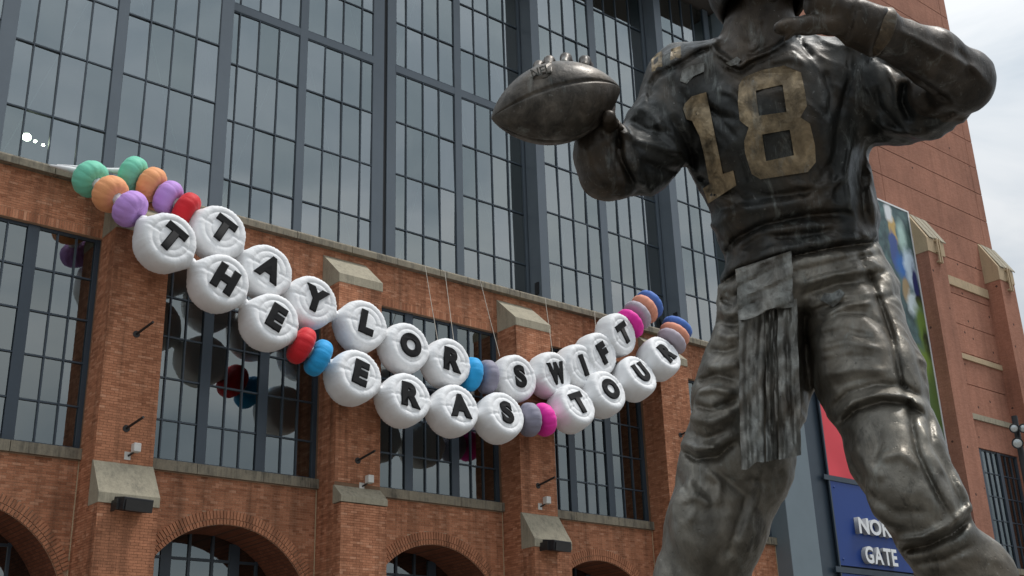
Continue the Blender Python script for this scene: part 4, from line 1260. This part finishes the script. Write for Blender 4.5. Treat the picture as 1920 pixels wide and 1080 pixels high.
STROKES += [
    # extra cloth folds: fanning from the armpits, across the belly, round the hips
    ([(1300, 330), (1345, 345), (1400, 372)], -0.012, 7), ([(1310, 355), (1350, 372), (1410, 395)], 0.010, 8), ([(1380, 350), (1440, 368), (1520, 360)], -0.010, 7), ([(1480, 345), (1540, 350), (1585, 335)], 0.009, 8),
    ([(1560, 300), (1530, 345), (1500, 372)], -0.010, 7), ([(1575, 330), (1552, 372), (1520, 398)], 0.009, 7), ([(1395, 150), (1440, 140), (1500, 150)], -0.007, 7), ([(1545, 130), (1560, 180), (1548, 230)], -0.010, 7),
    ([(1340, 165), (1375, 175), (1398, 200)], 0.010, 8), ([(1330, 200), (1360, 235), (1382, 262)], -0.011, 7), ([(1375, 270), (1388, 310), (1400, 345)], -0.009, 7),
    ([(1500, 522), (1540, 512), (1600, 500)], -0.012, 5), ([(1540, 600), (1580, 572), (1640, 566)], 0.010, 7), ([(1600, 520), (1640, 514), (1672, 506)], -0.012, 5), ([(1655, 560), (1680, 552), (1695, 548)], -0.010, 5),
    ([(1355, 545), (1375, 556), (1390, 552)], -0.014, 5), ([(1348, 580), (1368, 590), (1388, 584)], 0.012, 7), ([(1585, 800), (1590, 850), (1615, 900)], -0.010, 8), ([(1730, 800), (1755, 850), (1775, 900)], 0.008, 7),
    ([(1640, 790), (1650, 830), (1640, 870)], -0.007, 9), ([(1320, 880), (1350, 905), (1345, 950)], 0.010, 9), ([(1290, 900), (1305, 940), (1292, 985)], 0.010, 9), ([(1400, 900), (1440, 905), (1470, 880)], -0.008, 8)]
for a_, b_, c_ in STROKES: stroke(a_, b_ * 1.35, c_ * 0.92)
def step(pts, amp, Ln, side):
    '''a cut edge of cloth: raised on one side of the line, tucked in on the other'''
    xs = [p[0] for p in pts]; ys = [p[1] for p in pts]; m = 3 * Ln
    idx = np.nonzero((U > min(xs) - m) & (U < max(xs) + m) & (V > min(ys) - m) & (V < max(ys) + m))[0]
    u, v = U[idx], V[idx]; best = np.full(len(idx), 1e9); sg = np.zeros(len(idx)); endd = np.zeros(len(idx))
    for i in range(len(pts) - 1):
        ax, ay = pts[i]; dx, dy = pts[i + 1][0] - ax, pts[i + 1][1] - ay; l2 = dx * dx + dy * dy + 1e-9
        h0 = ((u - ax) * dx + (v - ay) * dy) / l2; h = np.clip(h0, 0, 1)
        d = np.hypot(u - ax - h * dx, v - ay - h * dy); c_ = np.sign(dx * (v - ay) - dy * (u - ax))
        over = np.abs(h0 - h) * math.sqrt(l2)
        up_ = d < best; sg = np.where(up_, c_, sg); endd = np.where(up_, over, endd); best = np.minimum(best, d)
    sd_ = sg * side * best
    mixs = 1 / (1 + np.exp(-sd_ / 3.0))
    g = amp * (mixs * np.exp(-np.maximum(sd_, 0) / Ln) - 0.45 * (1 - mixs) * np.exp(-np.maximum(-sd_, 0) / 6.0)) * np.exp(-endd / 8.0) * FW_[idx]
    disp[idx] += g
for a_ in STEPS: step(*a_)
F[ii, jj, kk] -= disp.astype(np.float32)

def surface_nets(F):
    S_ = F < 0
    n0, n1, n2 = F.shape
    cnt = np.zeros((n0 - 1, n1 - 1, n2 - 1), np.int8)
    for a in (0, 1):
        for b in (0, 1):
            for c_ in (0, 1):
                cnt += S_[a:n0 - 1 + a, b:n1 - 1 + b, c_:n2 - 1 + c_]
    act = np.argwhere((cnt > 0) & (cnt < 8))
    idx = np.full(cnt.shape, -1, np.int32); idx[act[:, 0], act[:, 1], act[:, 2]] = np.arange(len(act))
    cor = [(a, b, c_) for a in (0, 1) for b in (0, 1) for c_ in (0, 1)]
    val = np.stack([F[act[:, 0] + a, act[:, 1] + b, act[:, 2] + c_] for a, b, c_ in cor], 1)
    acc = np.zeros((len(act), 3)); num = np.zeros(len(act))
    for i in range(8):
        for j in range(i + 1, 8):
            df = np.array(cor[j]) - np.array(cor[i])
            if np.abs(df).sum() != 1: continue
            m = (val[:, i] < 0) != (val[:, j] < 0)
            t = np.where(m, val[:, i] / np.where(m, val[:, i] - val[:, j], 1), 0)
            acc += m[:, None] * (np.array(cor[i])[None] + t[:, None] * df[None]); num += m
    vs = act + acc / num[:, None]
    quads = []
    for ax in range(3):
        o1, o2 = [(1, 2), (2, 0), (0, 1)][ax]
        sl0 = [slice(None)] * 3; sl1 = [slice(None)] * 3
        sl0[ax] = slice(0, -1); sl1[ax] = slice(1, None)
        A_, B_ = S_[tuple(sl0)], S_[tuple(sl1)]
        e_ = np.argwhere(A_ != B_)
        ok = (e_[:, o1] > 0) & (e_[:, o2] > 0) & (e_[:, o1] < F.shape[o1] - 1) & (e_[:, o2] < F.shape[o2] - 1)
        e_ = e_[ok]
        inside = A_[e_[:, 0], e_[:, 1], e_[:, 2]]
        def cell(d1, d2):
            q = e_.copy(); q[:, o1] -= d1; q[:, o2] -= d2
            return idx[q[:, 0], q[:, 1], q[:, 2]]
        Q = np.stack([cell(1, 1), cell(0, 1), cell(0, 0), cell(1, 0)], 1)
        Q[~inside] = Q[~inside][:, ::-1]
        quads.append(Q)
    Q = np.concatenate(quads); Q = Q[(Q >= 0).all(1)]
    return vs, Q
vs, Q = surface_nets(F)
loc = LO + VOX * vs
STC = np.array([1.12, 4.30, FLOOR_Z])                        # foot of the statue in its own frame
Wv = (loc[:, :1] - STC[0]) * RH[None] + (loc[:, 1:2] - STC[1]) * FH[None]; Wv[:, 2] = loc[:, 2] - STC[2]
# keep the largest connected surface only is not needed: one field, one skin
statue = empty('statue', tuple(STC[0] * RH + STC[1] * FH + np.array([0, 0, FLOOR_Z])))
tag(statue, 'huge dark bronze football player statue throwing a ball, number 18 on its chest', 'statue')
SO = np.array(statue.location)
bm_me = bpy.data.meshes.new('figure')
bm_me.vertices.add(len(Wv)); bm_me.vertices.foreach_set('co', Wv.astype(np.float32).ravel())
bm_me.loops.add(len(Q) * 4); bm_me.loops.foreach_set('vertex_index', Q.astype(np.int32).ravel())
bm_me.polygons.add(len(Q)); bm_me.polygons.foreach_set('loop_start', np.arange(0, len(Q) * 4, 4, dtype=np.int32))
bm_me.polygons.foreach_set('use_smooth', np.ones(len(Q), bool))
bm_me.update(calc_edges=True); bm_me.validate()
# patina: 0 jersey, 0.5 skin, 1 pants
rel = loc.copy(); P_ = rel[:, :1] * RH[None] + rel[:, 1:2] * FH[None]; P_[:, 2] = rel[:, 2] - 1.6
dp = P_ @ fw; u_ = 960 + FPX * (P_ @ rt) / dp; v_ = 540 - FPX * (P_ @ upv) / dp
hem = np.interp(u_, [1330, 1390, 1480, 1560, 1670], [545, 507, 481, 464, 449])
pat = np.zeros(len(loc))
pat[v_ > hem] = 1.0
armL = (u_ > 1585) & (v_ < 480) & (rel[:, 1] < 3.86) | (rel[:, 1] < 3.6)
armR = (u_ < 1172) & (v_ < 480)
nck = (v_ < np.interp(u_, [1340, 1390, 1440, 1490], [80, 122, 96, 55])) & (u_ > 1335) & (u_ < 1520)
pat[armL | armR | nck] = 0.5
at_ = bm_me.attributes.new('patina', 'FLOAT', 'POINT'); at_.data.foreach_set('value', pat.astype(np.float32))

def m_bronze(name, tone=None, strz=0.7):
    m, n, p = mat_new(name)
    t = n.nodes.new('ShaderNodeTexCoord'); v = t.outputs['Object']
    if tone is None:
        a = n.nodes.new('ShaderNodeAttribute'); a.attribute_name = 'patina'; pf = a.outputs['Fac']
        wob = math_n(n, 'ADD', pf, math_n(n, 'MULTIPLY', math_n(n, 'SUBTRACT', noise(n, v, 14, 3), 0.5), 0.25))
        base = ramp(n, wob, [(0.12, (0.030, 0.031, 0.029)), (0.42, (0.043, 0.034, 0.026)), (0.62, (0.050, 0.040, 0.031)), (0.9, (0.165, 0.151, 0.126))])
    else:
        base = mixc(n, 0.0, tone, tone)
    mott = noise(n, scaled(n, v, (1, 1, 0.75)), 7 if tone is None else 13, 5, 0.66, 0.5)
    lo_m, hi_m = (0.55, 1.6) if tone is None else (0.28, 1.9)
    base = mixc(n, 1.0, base, ramp(n, mott, [(0.32, lo_m), (0.52, 1.0), (0.70, hi_m)]), 'MULTIPLY')
    brown = ramp_v(n, noise(n, scaled(n, v, (1, 1, 0.7)), 3.2, 4, 0.6, 0.4), 0.48, 0.72)
    base = mixc(n, math_n(n, 'MULTIPLY', brown, 0.5), base, (0.115, 0.076, 0.042))
    grn = ramp_v(n, noise(n, scaled(n, v, (2.4, 2.4, 0.42)), 6.5, 5, 0.72, 0.6), 0.56, 0.70)
    base = mixc(n, math_n(n, 'MULTIPLY', grn, 0.36), base, (0.27, 0.29, 0.27))
    blk = ramp_v(n, noise(n, scaled(n, v, (1.3, 1.3, 0.6)), 7.5, 5, 0.75, 0.5), 0.55, 0.68)
    base = mixc(n, math_n(n, 'MULTIPLY', blk, 0.55), base, (0.016, 0.016, 0.015))
    sp = ramp_v(n, noise(n, v, 55, 2, 0.5), 0.70, 0.76)
    base = mixc(n, math_n(n, 'MULTIPLY', sp, 0.25), base, (0.36, 0.36, 0.34))
    L(n, base, p.inputs['Base Color'])
    p.inputs['Metallic'].default_value = 0.75
    p.inputs['Coat Weight'].default_value = 0.15
    p.inputs['Coat Roughness'].default_value = 0.26
    p.inputs['Coat IOR'].default_value = 1.6
    rr = n.nodes.new('ShaderNodeMapRange'); rr.inputs['From Min'].default_value = 0.3; rr.inputs['From Max'].default_value = 0.7
    rr.inputs['To Min'].default_value = 0.40; rr.inputs['To Max'].default_value = 0.68
    L(n, noise(n, v, 13, 4, 0.7), rr.inputs['Value']); L(n, rr.outputs[0], p.inputs['Roughness'])
    rd = N(n, 'ShaderNodeTexNoise', noise_type='RIDGED_MULTIFRACTAL', Scale=8.0, Detail=2.0, Roughness=0.5, Distortion=0.35)
    L(n, scaled(n, v, (1, 1, strz)), rd.inputs['Vector'])
    b1 = bump(n, p, rd.outputs['Fac'], 0.42, 0.010)
    b2 = bump(n, p, noise(n, scaled(n, v, (1, 1, strz)), 42, 4, 0.68, 0.3), 0.55, 0.005, b1)
    vo = N(n, 'ShaderNodeTexVoronoi', Scale=34.0); L(n, v, vo.inputs['Vector'])
    pit = ramp_v(n, vo.outputs['Distance'], 0.05, 0.16)
    bump(n, p, pit, 0.35, 0.006, b2)
    return m
M['bronze'] = m_bronze('dark bronze')
M['bronze_gold'] = m_bronze('golden brown bronze', (0.235, 0.18, 0.11))
M['bronze_grey'] = m_bronze('grey bronze', (0.17, 0.175, 0.165))
M['bronze_dark'] = m_bronze('black bronze', (0.075, 0.066, 0.056), 1.0)
M['bronze_brown'] = m_bronze('warm brown bronze', (0.085, 0.064, 0.042), 0.9)
M['bronze_towel'] = m_bronze('streaked towel bronze', (0.16, 0.162, 0.15), 0.16)
fig = obj('figure', bm_me, M['bronze'], statue)

def toW_(l): return Vector(tuple((l[0] - STC[0]) * RH + (l[1] - STC[1]) * FH + np.array([0, 0, l[2] - FLOOR_Z])))
# patches worn on the cloth: cut out flat, laid on the body
tree = BVHTree.FromPolygons([tuple(x) for x in Wv], [tuple(int(i) for i in q_) for q_ in Q])
from mathutils.geometry import delaunay_2d_cdt
def inpoly(x, y, poly):
    c_ = False; j = len(poly) - 1
    for i in range(len(poly)):
        xi, yi = poly[i]; xj, yj = poly[j]
        if (yi > y) != (yj > y) and x < (xj - xi) * (y - yi) / (yj - yi) + xi: c_ = not c_
        j = i
    return c_
def patch(name, polys, thick, mat, parent, step=7.0, lift=None):
    """outer outline and holes; a plate of real thickness bent over the surface it sits on"""
    pts = []; edges = []
    for poly in polys:
        b0 = len(pts); dense = []
        for i in range(len(poly)):
            p, q = poly[i], poly[(i + 1) % len(poly)]
            nseg = max(1, int(math.dist(p, q) / step))
            for s_ in range(nseg): dense.append((p[0] + (q[0] - p[0]) * s_ / nseg, p[1] + (q[1] - p[1]) * s_ / nseg))
        pts += dense; edges += [(b0 + i, b0 + (i + 1) % len(dense)) for i in range(len(dense))]
    nb = len(pts)
    xs = [p[0] for p in pts]; ys = [p[1] for p in pts]
    y = min(ys)
    while y < max(ys):
        x = min(xs)
        while x < max(xs):
            if sum(inpoly(x, y, po) for po in polys) % 2 == 1 and min(math.dist((x, y), p) for p in pts[:nb]) > step * .6: pts.append((x, y))
            x += step
        y += step
    r = delaunay_2d_cdt([Vector(p) for p in pts], edges, [], 0, 1e-4)
    v2, tris = r[0], [f for f in r[2] if sum(inpoly(sum(r[0][i].x for i in f) / 3, sum(r[0][i].y for i in f) / 3, po) for po in polys) % 2 == 1]
    dist = []; dirs = []; org = EYE - Vector(SO)
    for v in v2:
        d = ray(v.x, v.y).normalized(); h = tree.ray_cast(org, d)
        dirs.append(d); dist.append(h[3] if h[0] is not None else 4.6)
    # even out the dents so that the plate reads as one sheet
    nb_ = {i: set() for i in range(len(dist))}
    for f in tris:
        for a in f: nb_[a] |= set(f) - {a}
    raw_d = list(dist)
    for _ in range(5):
        dist = [p if not nb_[i] else p * 0.4 + sum(dist[j] for j in nb_[i]) * (0.6 / len(nb_[i])) for i, p in enumerate(dist)]
    top = [org + d * (min(q_, r_ + 0.01) - thick) for d, q_, r_ in zip(dirs, dist, raw_d)]
    bot = [org + d * (max(q_, r_) + 0.02) for d, q_, r_ in zip(dirs, dist, raw_d)]
    ec = {}
    for f in tris:
        for a, b in zip(f, f[1:] + f[:1]): ec[(a, b)] = 1
    rim = [e_ for e_ in ec if (e_[1], e_[0]) not in ec]
    nv = len(top)
    faces = [tuple(f) for f in tris] + [(b, a, a + nv, b + nv) for a, b in rim]
    mb = MB(); mb.add(top + bot, faces)
    o = mb.build(name, mat, parent)
    return o
cv4 = lambda L_: [(1200 + x / 2.7, 80 + y / 2.7) for x, y in L_]
eight = [cv4([(525, 175), (610, 140), (730, 115), (815, 150), (836, 250), (845, 320), (812, 378), (860, 410), (886, 520), (890, 605), (850, 655), (610, 692), (565, 665), (532, 560), (527, 500), (550, 430), (505, 395), (495, 300), (500, 215)]),
         cv4([(585, 243), (722, 212), (742, 350), (602, 370)]), cv4([(618, 465), (758, 440), (780, 570), (638, 600)])]
one = [cv4([(218, 335), (225, 310), (262, 272), (335, 250), (345, 300), (380, 470), (420, 665), (472, 647), (488, 722), (345, 815), (318, 738), (352, 716), (345, 680), (325, 570), (300, 470), (262, 395), (235, 388)])]
patch('number_plate', one, 0.014, M['bronze_gold'], statue)['label'] = 'golden brown numeral 1'
patch('number_plate', eight, 0.014, M['bronze_gold'], statue)['label'] = 'golden brown numeral 8'
patch('chest_emblem', [[(1275, 152), (1279, 132), (1292, 124), (1321, 117), (1320, 134), (1300, 143), (1288, 157)]], 0.012, M['bronze_grey'], statue, 4)
patch('hip_emblem', [[(1538, 562), (1546, 549), (1560, 550), (1574, 542), (1584, 549), (1574, 566), (1562, 576)]], 0.012, M['bronze_grey'], statue, 4)
patch('collar_emblem', [[(1360, 118), (1372, 112), (1382, 106), (1389, 112), (1384, 120), (1370, 124)]], 0.012, M['bronze_grey'], statue, 4)
# sleeve stripes
patch('sleeve_stripe', [[(1221, 112), (1232, 100), (1240, 96), (1243, 124), (1222, 136)]], 0.009, M['bronze_gold'], statue, 5)
patch('sleeve_stripe', [[(1258, 92), (1276, 86), (1277, 108), (1256, 114)]], 0.009, M['bronze_gold'], statue, 5)

# wristband on the bent arm
wa, wu = SL(1656, 63, 3.503); wb, wu2 = SL(1603, 41, 3.468)
wA, wB = toW_(wa), toW_(wb); ln = (wB - wA).length
r0, r1 = 46.5 * wu, 42 * wu2
wbm = MB(); wbm.lathe([(r0 - .03, 0), (r0, 0.002), (r0 + .004, 0.012), (r0 - .001, ln * .3), (r0 * .5 + r1 * .5 - .002, ln * .55), (r1, ln - .012), (r1 - .003, ln - .002), (r1 - .03, ln)], 48,
                    lambda r, h, t: (r * (1 + .012 * math.sin(3 * t + 9 * h) + .006 * math.sin(7 * t - 20 * h)), h))
wbo = wbm.build('wristband', M['bronze_brown'], statue)
wbo.matrix_local = Matrix.Translation(wA) @ (wB - wA).to_track_quat('Z', 'Y').to_matrix().to_4x4()

# football
bc, bu = SL(1042, 190, 3.84)
t0, _ = SL(921, 222, 3.80); t1, _ = SL(1163, 166, 3.88)
def toW(l): return Vector(tuple((l[0] - STC[0]) * RH + (l[1] - STC[1]) * FH + np.array([0, 0, l[2] - FLOOR_Z])))
A_, B_ = toW(t0), toW(t1); ctr = (A_ + B_) / 2
axis = (B_ - A_).normalized(); half = (B_ - A_).length / 2
view = (ctr + Vector(SO) - EYE).normalized()
e2 = (Vector((0, 0, 1)) - axis * axis.z).normalized(); e1 = axis.cross(e2)
RBALL = 76 * bu
mb = MB(); vs_ = []; fs_ = []
NA, NT = 72, 160
tv = -view; thv = math.atan2(tv.dot(e2), tv.dot(e1)); sgn = 1 if ((math.pi / 2 - thv + math.pi) % (2 * math.pi) - math.pi) > 0 else -1
SEAMS = [(thv + sgn * math.radians(24 + 90 * i_)) % (2 * math.pi) for i_ in range(4)]
for i in range(NA + 1):
    s_ = -1 + 2 * i / NA
    rad = RBALL * max(0.0, 1 - abs(s_) ** 2.0) ** 0.80
    for j in range(NT):
        th = 2 * math.pi * j / NT
        d = min(abs((th - c_ + math.pi) % (2 * math.pi) - math.pi) for c_ in SEAMS)
        r_ = rad * (1 + .012) - 0.011 * math.exp(-(d / 0.035) ** 2) * (1 - s_ * s_) ** .4
        vs_.append(ctr + axis * (s_ * half) + (e1 * math.cos(th) + e2 * math.sin(th)) * max(r_, 0.0005))
for i in range(NA):
    for j in range(NT): fs_.append((i * NT + j, i * NT + (j + 1) % NT, (i + 1) * NT + (j + 1) % NT, (i + 1) * NT + j))
mb.add(vs_, fs_, True)
ball = mb.build('football', M['bronze_dark'], statue)
btree = BVHTree.FromPolygons([tuple(v) for v in vs_], fs_)
tree_body = tree; tree = btree
sh = patch('league_shield', [[(993, 130), (1010, 120), (1020, 124), (1034, 115), (1035, 134), (1026, 144), (1012, 149), (995, 148)]], 0.010, M['bronze_dark'], ball, 4)
h = tree.ray_cast(EYE - Vector(SO), ray(1014, 133).normalized()); nrm = h[1]
if nrm.dot(ray(1014, 133)) > 0: nrm = -nrm
lm, (lw, lh) = text_mesh('NFL', 1.0, 0.06, 0.0, 0.02, 3, 0); lm.materials.append(M['bronze_grey'])
kx = 36 * bu / lw
zx = -ray(1014, 133).normalized(); xx = (RIGHT * 0.96 + UP * 0.28); xx = (xx - zx * xx.dot(zx)).normalized(); yx = zx.cross(xx)
lo_ = obj('letters', lm, None, sh); 
lo_.matrix_local = Matrix(((xx.x, yx.x, zx.x, 0), (xx.y, yx.y, zx.y, 0), (xx.z, yx.z, zx.z, 0), (0, 0, 0, 1))) @ Matrix.Diagonal((kx, kx * 1.0, 0.12, 1))
lo_.location = h[0] + zx * 0.022
tree = tree_body

# towel hanging from the belt
def slab(name, quad, wd0, wd1, thick, parent, mat, nu=20, nv=44, rough=0.008, rag=0.0):
    """a hanging strip: corners top-left, top-right, bottom-right, bottom-left"""
    mb = MB(); fr_ = []; bk = []
    rnd = np.random.default_rng(int(sum(p_[0] + 3 * p_[1] for p_ in quad)) % 1000)
    ph = rnd.random(6) * 6.28
    for j in range(nv + 1):
        for i in range(nu + 1):
            s_, t_ = i / nu, j / nv
            x = (quad[0][0] * (1 - s_) + quad[1][0] * s_) * (1 - t_) + (quad[3][0] * (1 - s_) + quad[2][0] * s_) * t_
            y = (quad[0][1] * (1 - s_) + quad[1][1] * s_) * (1 - t_) + (quad[3][1] * (1 - s_) + quad[2][1] * s_) * t_
            x += 0.8 * math.sin(9 * t_ + ph[0]) * (1 if i in (0, nu) else .5) + 0.6 * math.sin(23 * t_ + ph[1])
            if j == nv: y += rag * math.sin(8 * s_ + ph[2])
            wd = wd0 + (wd1 - wd0) * t_ + rough * math.sin(7 * s_ + ph[3] + 2 * t_) + rough * .7 * math.sin(15 * t_ + ph[4] + 4 * s_) + 0.005 * (2 * s_ - 1) ** 2 + 0.0045 * math.sin(17 * s_ + ph[5] + 1.5 * math.sin(4 * t_)) + 0.003 * math.sin(41 * t_ + 6 * s_)
            fr_.append(toW(SL(x, y, wd)[0])); bk.append(toW(SL(x, y, wd + thick)[0]))
    nfr = len(fr_); W1 = nu + 1; fs2 = []
    for j in range(nv):
        for i in range(nu):
            a = j * W1 + i
            fs2.append((a, a + W1, a + W1 + 1, a + 1)); fs2.append((nfr + a, nfr + a + 1, nfr + a + W1 + 1, nfr + a + W1))
    for i in range(nu):
        fs2.append((i, i + 1, nfr + i + 1, nfr + i)); b = nv * W1 + i; fs2.append((b, nfr + b, nfr + b + 1, b + 1))
    for j in range(nv):
        a = j * W1; fs2.append((a, nfr + a, nfr + a + W1, a + W1)); b = a + nu; fs2.append((b, b + W1, nfr + b + W1, nfr + b))
    mb.add(fr_ + bk, fs2, True)
    o = mb.build(name, mat, parent)
    es = o.modifiers.new('split', 'EDGE_SPLIT'); es.split_angle = math.radians(50)
    return o
tw = slab('towel', [(1379, 505), (1484, 470), (1488, 572), (1386, 600)], 4.00, 3.97, 0.06, statue, M['bronze_towel'], 20, 20, 0.009, 3)
slab('towel_strip', [(1384, 585), (1434, 576), (1432, 864), (1389, 882)], 4.00, 3.98, 0.045, tw, M['bronze_towel'], rag=3)
slab('towel_strip', [(1435, 576), (1457, 572), (1459, 860), (1437, 866)], 4.006, 3.99, 0.045, tw, M['bronze_towel'], 10)
slab('towel_strip', [(1458, 572), (1494, 560), (1503, 853), (1461, 862)], 4.00, 3.985, 0.05, tw, M['bronze_towel'], 14)

# helmet with face bars (its rim just shows at the top of the view)
hc, hu = SL(1424, -38, 4.03)
hb = MB(); hv = []; hf = []
NU, NV = 40, 24
for j in range(NV + 1):
    ph_ = math.pi * 0.72 * j / NV
    for i in range(NU):
        th = 2 * math.pi * i / NU
        # open at the face: towards the viewer's side (-away) and a little left
        dirx, diry = math.sin(ph_) * math.cos(th), math.sin(ph_) * math.sin(th)
        hv.append((hc[0] + 0.215 * dirx, hc[1] + 0.26 * diry, hc[2] + 0.02 + 0.245 * math.cos(ph_)))
for j in range(NV):
    for i in range(NU):
        th = 2 * math.pi * (i + .5) / NU; ph_ = math.pi * .72 * (j + .5) / NV
        if ph_ > math.pi * .40 and abs((th - 1.5 * math.pi + math.pi) % (2 * math.pi) - math.pi) < 0.85: continue
        hf.append((j * NU + i, j * NU + (i + 1) % NU, (j + 1) * NU + (i + 1) % NU, (j + 1) * NU + i))
hb.add([toW(np.array(v)) for v in hv], hf, True)
helm = hb.build('helmet', M['bronze'], statue)
so_ = helm.modifiers.new('shell', 'SOLIDIFY'); so_.thickness = 0.022
for dz, dr in ((0.03, .31), (-0.03, .32), (-0.085, .31)):
    pts = []
    for i in range(13):
        a = math.radians(-90 - 62 + 124 * i / 12)
        pts.append(toW(np.array([hc[0] + .235 * math.cos(a), hc[1] + dr * math.sin(a), hc[2] + dz])))
    MB().tube(pts, 0.013, 8).build('face_bar', M['bronze_grey'], helm)
# face: nose, eyes and lips under the bars
nb = MB()
for (dx, db, dz, r_) in ((0, -.215, -.02, .034), (0, -.20, .03, .022), (-.06, -.185, .04, .024), (.06, -.185, .04, .024), (-.025, -.20, -.085, .02), (.025, -.20, -.085, .02)):
    c0 = toW(np.array([hc[0] + dx, hc[1] + db, hc[2] + dz])); 
    m_ = MB(); m_.lathe([(r_ * math.sin(math.pi * i / 8), -r_ * math.cos(math.pi * i / 8)) for i in range(9)], 12)
    nb.add([Vector(v) + c0 for v in m_.v], m_.f, True)
nb.build('face', M['bronze'], statue)

# plinth
pl = empty('plinth', (statue.location.x, statue.location.y, 0))
tag(pl, 'grey granite plinth under the bronze statue', 'plinth')
M['granite'] = m_plain('grey granite', (0.20, 0.195, 0.19), 0.4, 0, 0.25, 30)
po = MB().box(-1.05, 1.05, -0.95, 0.95, 0.18, 1.28).build('block', M['granite'], pl, 0.02)
ps = MB().box(-1.2, 1.2, -1.1, 1.1, 0, 0.18).build('step', M['granite'], pl, 0.02)
pt = MB().box(-0.95, 0.95, -0.85, 0.85, 1.28, 1.36).build('bronze_base', M['bronze'], pl, 0.01)
for o in (po, ps, pt): o.rotation_euler = (0, 0, math.atan2(rhv.y, rhv.x))
